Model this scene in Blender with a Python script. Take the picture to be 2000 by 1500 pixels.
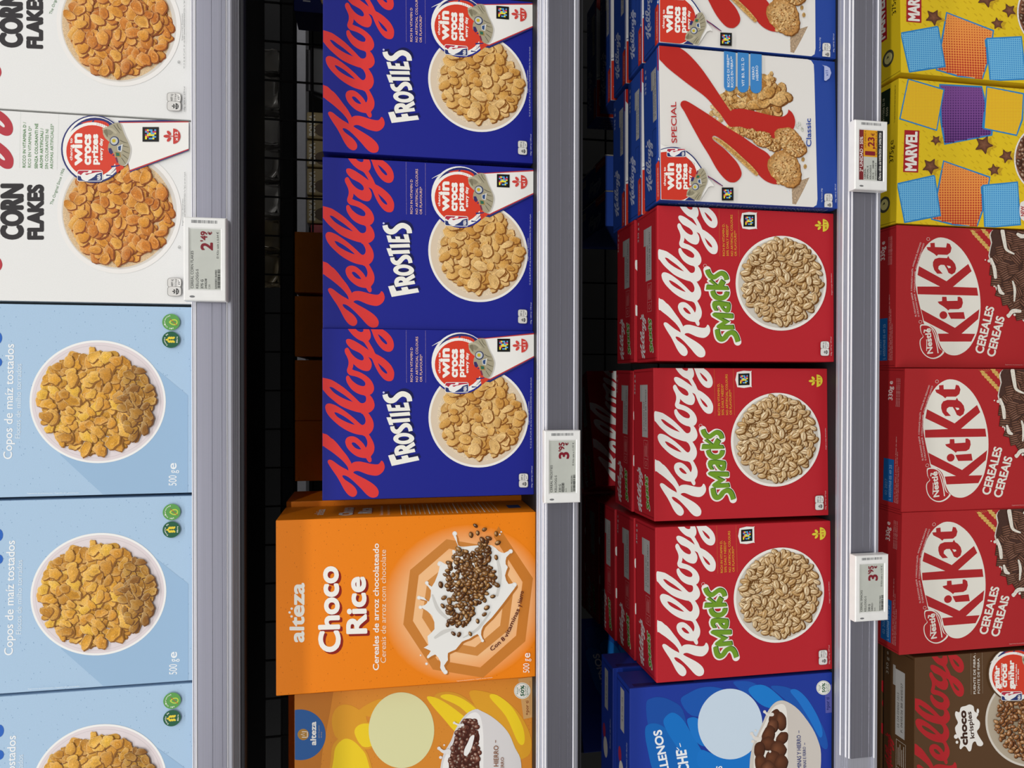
import bpy, bmesh, math, random
from mathutils import Vector
from mathutils.geometry import tessellate_polygon

for o in list(bpy.data.objects):
    bpy.data.objects.remove(o, do_unlink=True)
SC = bpy.context.scene
COL = SC.collection
R = math.radians
CZ = 1.45                      # lens height above the floor

# ------------------------------------------------------------------ camera
cam_d = bpy.data.cameras.new('camera')
cam = bpy.data.objects.new('camera', cam_d)
COL.objects.link(cam)
SC.camera = cam
cam_d.sensor_fit = 'HORIZONTAL'
cam_d.sensor_width = 36.0
cam_d.lens = 36.0 * 1387 / 2000
cam_d.clip_start = 0.02
YAW, PITCH = R(0.5), R(10.3)
fw = Vector((-math.sin(YAW) * math.cos(PITCH), math.cos(YAW) * math.cos(PITCH), -math.sin(PITCH)))
rt = Vector((math.cos(YAW), math.sin(YAW), 0.0))
# the phone is held upright and its picture is stored turned a quarter: picture-up = shelf-right
up = rt
sd = fw.cross(up)
from mathutils import Matrix
cam.matrix_world = Matrix(((sd.x, up.x, -fw.x, 0.0), (sd.y, up.y, -fw.y, -0.807), (sd.z, up.z, -fw.z, CZ), (0, 0, 0, 1)))

# ------------------------------------------------------------------ world and lights
w = bpy.data.worlds.new('shop_ambient')
SC.world = w
w.use_nodes = True
w.node_tree.nodes['Background'].inputs[0].default_value = (0.93, 0.96, 1.0, 1)
w.node_tree.nodes['Background'].inputs[1].default_value = 0.05

def area(name, loc, size, energy, rot, col=(1, 0.985, 0.965)):
    d = bpy.data.lights.new(name, 'AREA')
    d.shape = 'RECTANGLE'
    d.size, d.size_y = size
    d.energy = energy
    d.color = col
    o = bpy.data.objects.new(name, d)
    o.location = loc
    o.rotation_euler = rot
    COL.objects.link(o)
    return o
# rows of ceiling strip lights running along the aisle, plus one lamp added behind the mesh
area('ceiling_strip_light_near', (0.2, -0.62, 3.12), (8.0, 0.10), 55, (0, 0, 0))
area('ceiling_strip_light_middle', (0.2, -2.20, 3.12), (8.0, 0.16), 82, (0, 0, 0))
area('ceiling_strip_light_far', (0.2, -4.20, 3.12), (8.0, 0.16), 260, (0, 0, 0))
area('added_light_behind_mesh', (0.2, 0.72, 3.12), (8.0, 0.10), 13, (0, 0, 0))  # added lamp, brightens the pale shelf edge and packs behind the mesh

SC.view_settings.view_transform = 'Standard'
SC.view_settings.look = 'None'
SC.view_settings.exposure = 0.0
SC.view_settings.gamma = 1.0
SC.view_settings.use_curve_mapping = False

# ------------------------------------------------------------------ colours and materials
def lin(c):
    return c / 12.92 if c <= 0.04045 else ((c + 0.055) / 1.055) ** 2.4
_hx = {}
def hx(s):
    if not isinstance(s, str):
        return s
    if s not in _hx:
        t = s.lstrip('#')
        _hx[s] = tuple(lin(int(t[i:i + 2], 16) / 255) for i in (0, 2, 4))
    return _hx[s]
def mix(a, b, t):
    a, b = hx(a), hx(b)
    return tuple(x * (1 - t) + y * t for x, y in zip(a, b))

def base_mat(name):
    m = bpy.data.materials.new(name)
    m.use_nodes = True
    nt = m.node_tree
    return m, nt, nt.nodes['Principled BSDF']

def card_mat(name, color, rough=0.42, fleck=None, fleck_amt=0.0):
    m, nt, b = base_mat(name)
    b.inputs['Roughness'].default_value = rough
    b.inputs['Specular IOR Level'].default_value = 0.22
    tc = nt.nodes.new('ShaderNodeTexCoord')
    nz = nt.nodes.new('ShaderNodeTexNoise')
    nz.inputs['Scale'].default_value = 900
    nz.inputs['Detail'].default_value = 3
    nt.links.new(tc.outputs['Object'], nz.inputs['Vector'])
    mx = nt.nodes.new('ShaderNodeMix')
    mx.data_type = 'RGBA'
    c = hx(color)
    mx.inputs[6].default_value = (*[x * 0.94 for x in c], 1)
    mx.inputs[7].default_value = (*[min(1, x * 1.05) for x in c], 1)
    nt.links.new(nz.outputs['Fac'], mx.inputs[0])
    out = mx.outputs[2]
    if fleck:
        mp = nt.nodes.new('ShaderNodeMapping')
        mp.inputs['Scale'].default_value = (150, 150, 260)
        mp.inputs['Rotation'].default_value = (0.3, 0.5, 0.8)
        nt.links.new(tc.outputs['Object'], mp.inputs['Vector'])
        vo = nt.nodes.new('ShaderNodeTexVoronoi')
        vo.inputs['Scale'].default_value = 1.0
        nt.links.new(mp.outputs[0], vo.inputs['Vector'])
        rp = nt.nodes.new('ShaderNodeValToRGB')
        rp.color_ramp.elements[0].position = 0.07
        rp.color_ramp.elements[1].position = 0.13
        rp.color_ramp.elements[0].color = (fleck_amt,) * 3 + (1,)
        rp.color_ramp.elements[1].color = (0, 0, 0, 1)
        nt.links.new(vo.outputs['Distance'], rp.inputs[0])
        m2 = nt.nodes.new('ShaderNodeMix')
        m2.data_type = 'RGBA'
        m2.inputs[7].default_value = (*hx(fleck), 1)
        nt.links.new(rp.outputs[0], m2.inputs[0])
        nt.links.new(out, m2.inputs[6])
        out = m2.outputs[2]
    nt.links.new(out, b.inputs['Base Color'])
    bp = nt.nodes.new('ShaderNodeBump')
    bp.inputs['Strength'].default_value = 0.04
    bp.inputs['Distance'].default_value = 0.0005
    nt.links.new(nz.outputs['Fac'], bp.inputs['Height'])
    nt.links.new(bp.outputs[0], b.inputs['Normal'])
    return m

def ink_mat(name, grain=0.0, scale=700.0, rough=0.42):
    m, nt, b = base_mat(name)
    b.inputs['Roughness'].default_value = rough
    b.inputs['Specular IOR Level'].default_value = 0.22
    at = nt.nodes.new('ShaderNodeAttribute')
    at.attribute_name = 'Col'
    out = at.outputs['Color']
    if grain:
        tc = nt.nodes.new('ShaderNodeTexCoord')
        nz = nt.nodes.new('ShaderNodeTexNoise')
        nz.inputs['Scale'].default_value = scale
        nz.inputs['Detail'].default_value = 5
        nz.inputs['Roughness'].default_value = 0.65
        nt.links.new(tc.outputs['Object'], nz.inputs['Vector'])
        rp = nt.nodes.new('ShaderNodeMapRange')
        rp.inputs[1].default_value = 0.3
        rp.inputs[2].default_value = 0.7
        rp.inputs[3].default_value = 1 - grain
        rp.inputs[4].default_value = 1 + grain * 0.8
        nt.links.new(nz.outputs['Fac'], rp.inputs[0])
        vm = nt.nodes.new('ShaderNodeVectorMath')
        vm.operation = 'SCALE'
        nt.links.new(out, vm.inputs[0])
        nt.links.new(rp.outputs[0], vm.inputs['Scale'])
        out = vm.outputs[0]
    nt.links.new(out, b.inputs['Base Color'])
    return m

def plain(name, color, rough=0.5, metal=0.0, spec=0.5):
    m, nt, b = base_mat(name)
    b.inputs['Roughness'].default_value = rough
    b.inputs['Metallic'].default_value = metal
    b.inputs['Specular IOR Level'].default_value = spec
    tc = nt.nodes.new('ShaderNodeTexCoord')
    nz = nt.nodes.new('ShaderNodeTexNoise')
    nz.inputs['Scale'].default_value = 60
    nz.inputs['Detail'].default_value = 6
    nt.links.new(tc.outputs['Object'], nz.inputs['Vector'])
    mx = nt.nodes.new('ShaderNodeMix')
    mx.data_type = 'RGBA'
    c = hx(color)
    mx.inputs[6].default_value = (*[x * 0.9 for x in c], 1)
    mx.inputs[7].default_value = (*[min(1, x * 1.08) for x in c], 1)
    nt.links.new(nz.outputs['Fac'], mx.inputs[0])
    nt.links.new(mx.outputs[2], b.inputs['Base Color'])
    return m

def rail_mat(name, color, rough, metal):
    # extruded profile: fine streaks along its length
    m, nt, b = base_mat(name)
    b.inputs['Metallic'].default_value = metal
    b.inputs['Roughness'].default_value = rough
    tc = nt.nodes.new('ShaderNodeTexCoord')
    mp = nt.nodes.new('ShaderNodeMapping')
    mp.inputs['Scale'].default_value = (3, 500, 900)
    nt.links.new(tc.outputs['Object'], mp.inputs[0])
    nz = nt.nodes.new('ShaderNodeTexNoise')
    nz.inputs['Scale'].default_value = 1
    nz.inputs['Detail'].default_value = 4
    nt.links.new(mp.outputs[0], nz.inputs['Vector'])
    mx = nt.nodes.new('ShaderNodeMix')
    mx.data_type = 'RGBA'
    c = hx(color)
    mx.inputs[6].default_value = (*[x * 0.80 for x in c], 1)
    mx.inputs[7].default_value = (*[min(1, x * 1.2) for x in c], 1)
    nt.links.new(nz.outputs['Fac'], mx.inputs[0])
    nt.links.new(mx.outputs[2], b.inputs['Base Color'])
    return m

def clear_mat(name, tint, alpha, rough=0.08):
    m, nt, b = base_mat(name)
    b.inputs['Base Color'].default_value = (*hx(tint), 1)
    b.inputs['Roughness'].default_value = rough
    b.inputs['Alpha'].default_value = alpha
    b.inputs['Specular IOR Level'].default_value = 0.8
    return m

INK = ink_mat('printed_ink')
FOOD = ink_mat('printed_food_photo', 0.30, 900.0)
FLAKE = ink_mat('printed_speckled_food', 0.55, 420.0)

# ------------------------------------------------------------------ object helpers
def empty(name, loc=(0, 0, 0), rz=0.0, rx=0.0):
    o = bpy.data.objects.new(name, None)
    o.empty_display_size = 0.02
    o.location = loc
    o.rotation_euler = (rx, 0, rz)
    COL.objects.link(o)
    return o
def tag(o, label, cat, group=None):
    o['label'] = label
    o['category'] = cat
    if group:
        o['group'] = group
    return o
def mesh_obj(name, verts, faces, mat, parent=None, smooth=False):
    me = bpy.data.meshes.new(name)
    me.from_pydata(verts, [], faces)
    me.validate()
    me.materials.append(mat)
    if smooth:
        for p in me.polygons:
            p.use_smooth = True
    o = bpy.data.objects.new(name, me)
    COL.objects.link(o)
    o.parent = parent
    return o
def bm_obj(name, bm, mat, parent=None, smooth=False):
    me = bpy.data.meshes.new(name)
    bm.to_mesh(me)
    bm.free()
    me.materials.append(mat)
    if smooth:
        for p in me.polygons:
            p.use_smooth = True
    o = bpy.data.objects.new(name, me)
    COL.objects.link(o)
    o.parent = parent
    return o
def box_bm(x0, x1, y0, y1, z0, z1, bev=0.0, seg=2):
    bm = bmesh.new()
    bmesh.ops.create_cube(bm, size=1)
    for v in bm.verts:
        v.co = Vector((x0 if v.co.x < 0 else x1, y0 if v.co.y < 0 else y1, z0 if v.co.z < 0 else z1))
    if bev:
        bmesh.ops.bevel(bm, geom=bm.edges[:], offset=bev, segments=seg, profile=0.6, affect='EDGES')
    return bm
def copy_tree(o, parent=None):
    c = o.copy()
    COL.objects.link(c)
    c.parent = parent
    for ch in o.children:
        copy_tree(ch, c)
    return c

# ------------------------------------------------------------------ drawing flat print on a carton face
def homog(quad, w, h):
    """picture corners BL, BR, TR, TL of a flat face -> metres on that face"""
    src = quad
    dst = [(0, 0), (w, 0), (w, h), (0, h)]
    M = []
    for (x, y), (u, v) in zip(src, dst):
        M.append([x, y, 1, 0, 0, 0, -u * x, -u * y, u])
        M.append([0, 0, 0, x, y, 1, -v * x, -v * y, v])
    n = 8
    for i in range(n):
        p = max(range(i, n), key=lambda r: abs(M[r][i]))
        M[i], M[p] = M[p], M[i]
        d = M[i][i]
        M[i] = [a / d for a in M[i]]
        for r in range(n):
            if r != i and M[r][i]:
                k = M[r][i]
                M[r] = [a - k * b for a, b in zip(M[r], M[i])]
    H = [M[i][8] for i in range(8)]
    def f(p):
        x, y = p
        d = H[6] * x + H[7] * y + 1
        return ((H[0] * x + H[1] * y + H[2]) / d, (H[3] * x + H[4] * y + H[5]) / d)
    return f

def crom(pts, n=4, closed=True):
    out = []
    N = len(pts)
    rng = range(N) if closed else range(N - 1)
    for i in rng:
        if closed:
            p0, p1, p2, p3 = pts[i - 1], pts[i], pts[(i + 1) % N], pts[(i + 2) % N]
        else:
            p0, p1, p2, p3 = pts[max(i - 1, 0)], pts[i], pts[i + 1], pts[min(i + 2, N - 1)]
        if p1[:2] == p2[:2]:
            continue
        for k in range(n):
            t = k / n
            q = []
            for a, b, c, d in zip(p0, p1, p2, p3):
                q.append(0.5 * (2 * b + (c - a) * t + (2 * a - 5 * b + 4 * c - d) * t * t + (3 * b - a - 3 * c + d) * t ** 3))
            out.append(tuple(q))
    if not closed:
        out.append(tuple(pts[-1]))
    return out

_font = {}
def glyphs(s, bold, res=2):
    key = (s, bold, res)
    if key not in _font:
        cu = bpy.data.curves.new('lettering_source', 'FONT')
        cu.body = s
        cu.size = 1.0
        cu.resolution_u = res
        cu.offset = bold
        ob = bpy.data.objects.new('lettering_source', cu)
        COL.objects.link(ob)
        dg = bpy.context.evaluated_depsgraph_get()
        dg.update()
        me = bpy.data.meshes.new_from_object(ob.evaluated_get(dg))
        vs = [(v.co.x, v.co.y) for v in me.vertices]
        me.calc_loop_triangles()
        ts = [tuple(t.vertices) for t in me.loop_triangles]
        bpy.data.meshes.remove(me)
        bpy.data.objects.remove(ob, do_unlink=True)
        bpy.data.curves.remove(cu)
        _font[key] = (vs, ts)
    return _font[key]
CAP = 0.72

class Art:
    def __init__(self, fmap, w, h, lift=0.00012):
        self.f, self.w, self.h = fmap, w, h
        self.z = lift
        self.hand = 1.0
        self.parts = {}
        self.order = []
        self.part('print', INK)
    def part(self, name, mat=INK):
        key = name
        if key not in self.parts:
            self.parts[key] = (mat, [], [], [])
            self.order.append(key)
        self.cur = self.parts[key]
        return self
    def up(self, d=0.000007):
        self.z += d
    def tri(self, P, C):
        """P three (u,v), C three colours; clipped to the face"""
        e = 0.0004
        w, h = self.w - e, self.h - e
        if any(not (e <= u <= w and e <= v <= h) for u, v in P):
            poly = [(u, v, *c) for (u, v), c in zip(P, C)]
            for ax, lim, sgn in ((0, e, 1), (0, w, -1), (1, e, 1), (1, h, -1)):
                new = []
                for i in range(len(poly)):
                    a, b = poly[i - 1], poly[i]
                    da, db = sgn * (a[ax] - lim), sgn * (b[ax] - lim)
                    if (da < 0) != (db < 0):
                        t = da / (da - db)
                        new.append(tuple(x + (y - x) * t for x, y in zip(a, b)))
                    if db >= 0:
                        new.append(b)
                poly = new
                if len(poly) < 3:
                    return
        else:
            poly = [(u, v, *c) for (u, v), c in zip(P, C)]
        _, V, F, K = self.cur
        i0 = len(V)
        for q in poly:
            V.append((q[0], q[1], self.z))
            K.append(q[2:5])
        F.append(tuple(range(i0, i0 + len(poly))))
    def poly(self, pts, col, holes=(), smooth=0, step=0.000007):
        if smooth:
            pts = crom(pts, smooth)
            holes = [crom(h, smooth) for h in holes]
        loops = [[self.f(p[:2]) for p in pts]] + [[self.f(p[:2]) for p in h] for h in holes]
        flat = [p for l in loops for p in l]
        c = hx(col)
        for t in tessellate_polygon([[Vector((p[0], p[1], 0)) for p in l] for l in loops]):
            self.tri([flat[i] for i in t], (c, c, c))
        self.up(step)
    def fan(self, pts, ctr, cin, cout, step=0.000004):
        ci, co = hx(cin), hx(cout)
        P = [self.f(p[:2]) for p in pts]
        c = self.f(ctr[:2])
        for i in range(len(P)):
            self.tri([c, P[i - 1], P[i]], (ci, co, co))
        self.up(step)
    def ell(self, c, rx, ry, col, ang=0.0, n=40, col2=None, step=0.000007):
        ca, sa = math.cos(ang), math.sin(ang)
        pts = []
        for i in range(n):
            t = 2 * math.pi * i / n
            x, y = rx * math.cos(t), ry * math.sin(t)
            pts.append((c[0] + x * ca - y * sa, c[1] + x * sa + y * ca))
        self.fan(pts, c, col2 or col, col, step)
    def ring(self, c, rx, ry, wd, col, n=48, a0=0, a1=360):
        pts = [(c[0] + rx * math.cos(R(a0 + (a1 - a0) * i / n)), c[1] + ry * math.sin(R(a0 + (a1 - a0) * i / n)), wd) for i in range(n + 1)]
        self.stroke(pts, col, raw=True)
    def stroke(self, pts, col, width=None, raw=False, closed=False, n=5, cap=True, step=0.000007):
        if width is not None:
            pts = [(p[0], p[1], width) for p in pts]
        if not raw:
            pts = crom(pts, n, closed)
        if closed:
            pts = pts + [pts[0]]
        L, Rr = [], []
        for i, p in enumerate(pts):
            a, b = pts[max(i - 1, 0)], pts[min(i + 1, len(pts) - 1)]
            if closed and i in (0, len(pts) - 1):
                a, b = pts[-2], pts[1]
            dx, dy = b[0] - a[0], b[1] - a[1]
            d = math.hypot(dx, dy) or 1
            nx, ny = -dy / d * p[2] / 2, dx / d * p[2] / 2
            L.append(self.f((p[0] + nx, p[1] + ny)))
            Rr.append(self.f((p[0] - nx, p[1] - ny)))
        c = hx(col)
        z0 = self.z
        for i in range(len(pts) - 1):
            self.tri([L[i], Rr[i], Rr[i + 1]], (c, c, c))
            self.tri([L[i], Rr[i + 1], L[i + 1]], (c, c, c))
            self.z += step / len(pts)
        if cap and not closed:
            for p in (pts[0], pts[-1]):
                self.ell(p, p[2] / 2, p[2] / 2, col, n=14, step=0.000003)
        self.z = z0 + step
    def outline(self, pts, wd, col):
        """fat closed contour with round corners"""
        P = list(pts) + [pts[0]]
        for a, b in zip(P, P[1:]):
            if a[:2] != b[:2]:
                self.stroke([a, b], col, wd, raw=True, cap=False, step=0.000002)
                self.ell(b, wd / 2, wd / 2, col, n=12, step=0.000002)
    def text(self, s, p0, p1, hgt, col, bold=0.0, shear=0.0, step=0.000007, off=(0, 0)):
        vs, ts = glyphs(s, 0.0, 5 if (hgt > 9 or .012 < hgt < 1) else 2)
        if not vs:
            return
        x0 = min(v[0] for v in vs)
        x1 = max(v[0] for v in vs)
        dx, dy = p1[0] - p0[0], p1[1] - p0[1]
        L = math.hypot(dx, dy)
        ux, uy = dx / L, dy / L
        wx, wy = uy * self.hand, -ux * self.hand
        k = hgt / CAP
        b = max(0.0, bold) * k
        kx = (L - 2 * b) / (x1 - x0)
        b = min(b, kx * max(0.0, bold) * 1.3)
        big = hgt > 7 or .008 < hgt < 1
        offs = [(0, 0)] if b <= 0 else [(b * math.cos(t), b * math.sin(t)) for t in [2 * math.pi * i / (12 if big else 4) + .4 for i in range(12 if big else 4)]]
        c = hx(col)
        for ox, oy in offs:
            P = []
            for x, y in vs:
                t = b + (x - x0) * kx + ox + shear * y * k
                v = y * k * (1 - b / hgt) + oy + b
                P.append(self.f((p0[0] + off[0] + ux * t + wx * v, p0[1] + off[1] + uy * t + wy * v)))
            for t in ts:
                self.tri([P[i] for i in t], (c, c, c))
            self.z += 0.0000012
        self.up(step)
    def dots(self, p0, p1, n, r, col):
        for i in range(n):
            t = i / (n - 1)
            self.ell((p0[0] + (p1[0] - p0[0]) * t, p0[1] + (p1[1] - p0[1]) * t), r, r, col, n=5, step=0)
        self.up()
    def build(self, parent, face='front', d=0.0, prefix=''):
        """front: u=x, v=z at local y=0; top: u=x, v=y at local z=d; right: u=y, v=z at local x=d; left: u=-y"""
        res = []
        for key in self.order:
            mat, V, F, K = self.parts[key]
            if not F:
                continue
            if face == 'front':
                vs = [(u, -z, v) for u, v, z in V]
            elif face == 'top':
                vs = [(u, v, d + z) for u, v, z in V]
            elif face == 'right':
                vs = [(d + z, u, v) for u, v, z in V]
            else:
                vs = [(-z, d - u, v) for u, v, z in V]
            me = bpy.data.meshes.new(prefix + key)
            me.from_pydata(vs, [], F)
            at = me.color_attributes.new('Col', 'FLOAT_COLOR', 'POINT')
            at.data.foreach_set('color', [x for k in K for x in (*k, 1.0)])
            bm = bmesh.new()
            bm.from_mesh(me)
            nd = {'front': Vector((0, -1, 0)), 'top': Vector((0, 0, 1)), 'right': Vector((1, 0, 0)), 'left': Vector((-1, 0, 0))}[face]
            bm.normal_update()
            fl = [f for f in bm.faces if f.normal.dot(nd) < 0]
            if fl:
                bmesh.ops.reverse_faces(bm, faces=fl)
            bm.to_mesh(me)
            bm.free()
            me.materials.append(mat)
            o = bpy.data.objects.new(prefix + key, me)
            COL.objects.link(o)
            o.parent = parent
            res.append(o)
        return res

def Z(ox, oy, s):
    def g(pts):
        if pts and not isinstance(pts[0], (tuple, list)):
            return (ox + pts[0] / s, oy + pts[1] / s)
        return [(ox + p[0] / s, oy + p[1] / s) + tuple(q / s for q in p[2:]) for p in pts]
    return g

# ------------------------------------------------------------------ shared artwork
# script logo, in 1/12.5 picture-pixel units measured from (625, 640)
def sh(pts, dy):
    return [(x, y + dy) for x, y in pts]
LOGO = [
 (sh([(100,-135),(100,-135),(190,-110),(290,-25),(350,15),(450,120),(560,260),(680,410),(770,560),(790,605),(790,605),(830,570),(900,550),(1000,548),(1120,570),(1280,605),(1400,615),(1460,600),(1495,560),(1512,528),(1545,530),(1580,580),(1600,660),(1590,730),(1550,800),(1480,860),(1400,890),(1300,885),(1180,860),(1060,815),(960,780),(890,780),(850,795),(830,822),(830,822),(900,865),(1050,940),(1200,1020),(1320,1100),(1410,1190),(1450,1280),(1440,1360),(1400,1410),(1310,1432),(1220,1405),(1130,1330),(1030,1220),(920,1110),(800,1000),(700,925),(620,890),(565,892),(570,930),(620,990),(700,1045),(800,1115),(880,1200),(920,1290),(900,1370),(840,1412),(770,1405),(690,1350),(600,1230),(520,1080),(430,920),(340,790),(260,670),(210,580),(205,540),(230,510),(280,510),(340,540),(450,620),(560,690),(650,735),(712,772),(712,772),(700,700),(650,620),(560,520),(430,410),(300,310),(180,230),(100,170),(100,170),(60,150),(60,-140)], 2750), []),
 (sh([(640,45),(670,-25),(740,-65),(830,-70),(920,-35),(1010,35),(1085,115),(1140,205),(1140,205),(1168,160),(1180,80),(1160,0),(1120,-70),(1070,-102),(1150,-170),(1215,-120),(1280,-15),(1330,90),(1352,200),(1330,320),(1265,420),(1280,480),(1275,540),(1230,566),(1190,535),(1145,462),(1145,462),(1050,455),(950,430),(850,375),(750,290),(680,200),(645,110)], 2750),
  [sh([(795,100),(820,78),(870,85),(940,140),(1000,205),(1020,243),(960,245),(880,210),(820,150)], 2750)]),
 (sh([(150,600),(165,540),(210,505),(280,505),(400,545),(540,625),(680,720),(800,815),(900,900),(980,975),(1040,1020),(1080,1022),(1120,990),(1138,920),(1120,840),(1070,760),(1030,735),(1110,660),(1200,728),(1260,810),(1310,900),(1335,1000),(1330,1090),(1290,1180),(1215,1255),(1140,1280),(1060,1275),(930,1255),(800,1215),(650,1145),(500,1050),(370,940),(260,830),(180,710)], 1375),
  [sh([(375,730),(400,717),(470,740),(600,810),(720,890),(820,970),(875,1022),(875,1022),(800,1005),(680,960),(550,895),(440,820)], 1375)]),
 (sh([(60,-110),(160,-114),(260,-90),(330,-65),(480,25),(610,115),(700,190),(800,280),(900,375),(980,455),(1030,488),(1090,488),(1140,450),(1155,380),(1140,320),(1110,300),(1160,230),(1240,288),(1300,360),(1340,440),(1360,540),(1340,620),(1280,690),(1200,730),(1110,735),(1000,722),(880,695),(700,635),(520,550),(360,430),(220,310),(100,170),(60,120)], 1375),
  [sh([(262,115),(280,97),(340,112),(460,190),(600,280),(720,370),(800,435),(832,460),(832,460),(760,440),(640,395),(500,325),(360,230)], 1375)]),
 ([(665,1260),(670,1220),(700,1195),(735,1200),(765,1250),(810,1310),(880,1370),(960,1420),(1050,1448),(1110,1445),(1135,1410),(1130,1360),(1080,1305),(1000,1255),(900,1215),(810,1195),(750,1175),(700,1120),(688,1060),(700,1010),(720,950),(728,880),(720,810),(690,730),(650,650),(635,590),(645,545),(680,515),(715,520),(745,560),(790,640),(850,710),(920,770),(1000,810),(1060,822),(1095,800),(1100,760),(1070,700),(1000,640),(900,590),(800,540),(720,460),(680,400),(668,350),(680,315),(720,298),(790,310),(900,360),(1030,440),(1150,520),(1225,572),(1225,572),(1180,490),(1120,400),(1090,365),(1150,330),(1215,350),(1270,440),(1330,540),(1385,655),(1450,690),(1560,755),(1680,850),(1770,950),(1830,1070),(1842,1160),(1825,1260),(1780,1315),(1710,1328),(1640,1310),(1560,1250),(1480,1150),(1410,1030),(1350,900),(1305,795),(1260,760),(1210,740),(1210,740),(1260,810),(1290,880),(1292,960),(1260,1040),(1210,1078),(1140,1080),(1050,1055),(950,1000),(880,940),(845,905),(845,905),(840,970),(815,1040),(815,1040),(870,1065),(980,1100),(1100,1160),(1210,1240),(1290,1330),(1340,1440),(1345,1540),(1300,1625),(1240,1665),(1180,1690),(1110,1675),(1000,1650),(880,1590),(780,1505),(700,1385),(670,1310)],
  [[(1445,880),(1445,880),(1500,930),(1580,1000),(1650,1080),(1673,1130),(1655,1145),(1600,1120),(1530,1050),(1480,960)]]),
 ([(560,-220),(620,-100),(710,45),(770,130),(850,220),(950,300),(1040,345),(1090,368),(1150,400),(1215,352),(1262,285),(1275,215),(1262,130),(1225,48),(1180,-30),(1110,-60),(1095,46),(1092,105),(1060,130),(1010,125),(950,95),(900,46),(800,-60),(700,-200)], []),
 ([(1180,-120),(1290,90),(1340,220),(1400,350),(1480,470),(1570,560),(1660,605),(1740,608),(1800,570),(1832,500),(1835,420),(1810,320),(1750,220),(1660,130),(1550,58),(1400,-30)],
  [[(1445,180),(1445,180),(1510,220),(1600,300),(1660,370),(1673,415),(1650,430),(1600,400),(1530,330),(1480,250)]]),
]
LOGO_FACE = homog([(1043, 966), (1043, 649), (632, 643), (630, 981)], 0.199, 0.250)
LOGO_UV = []
for _o, _h in LOGO:
    g = Z(625, 640, 12.5)
    LOGO_UV.append(([(LOGO_FACE(p)[0] - 0.199, LOGO_FACE(p)[1] - 0.250) for p in g(crom(_o, 4))],
                    [[(LOGO_FACE(p)[0] - 0.199, LOGO_FACE(p)[1] - 0.250) for p in g(crom(h, 4))] for h in _h]))
def script_logo(A, col, k=1.0, at=None, du=0.0, dv=0.0, s_tail=False, rot=0.0):
    """script lettering; u, v measured from the upper right corner of the face"""
    f0 = A.f
    A.f = lambda p: p
    au, av = at if at else (A.w, A.h)
    ca, sa = math.cos(rot), math.sin(rot)
    def tr(p):
        u, v = (p[0] + du) * k, (p[1] + dv) * k
        return (au + u * ca - v * sa, av + u * sa + v * ca)
    for o, hs in LOGO_UV:
        A.poly([tr(p) for p in o], col, [[tr(p) for p in h] for h in hs], step=0.000004)
    if s_tail:
        A.stroke([(*tr(p), 0.008 * k) for p in ((0.006, -0.012), (0.009, -0.004))], col)
        A.stroke([(*tr(p), 0.010 * k) for p in ((0.022, -0.020), (0.012, -0.022), (0.015, -0.032), (0.022, -0.040), (0.012, -0.047), (0.004, -0.042))], col)
    A.f = f0
    A.up()

rnd = random.Random(7)
def blob(c, rx, ry, ang, n, wob, r):
    out = []
    ph = [r.uniform(0, 6.28) for _ in range(3)]
    am = [r.uniform(0, wob) for _ in range(3)]
    ca, sa = math.cos(ang), math.sin(ang)
    for i in range(n):
        t = 2 * math.pi * i / n
        k = 1 + am[0] * math.sin(2 * t + ph[0]) + am[1] * math.sin(3 * t + ph[1]) + am[2] * math.sin(5 * t + ph[2])
        k *= 1 + r.uniform(-.035, .035)
        x, y = rx * k * math.cos(t), ry * k * math.sin(t)
        out.append((c[0] + x * ca - y * sa, c[1] + x * sa + y * ca))
    return out
def scatter(c, rx, ry, n, r, mind):
    P = []
    tries = 0
    while len(P) < n and tries < n * 60:
        tries += 1
        a, q = r.uniform(0, 6.2832), math.sqrt(r.random())
        p = (c[0] + rx * q * math.cos(a), c[1] + ry * q * math.sin(a))
        if all((p[0] - s[0]) ** 2 + (p[1] - s[1]) ** 2 > mind * mind for s in P):
            P.append(p)
    return P
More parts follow.
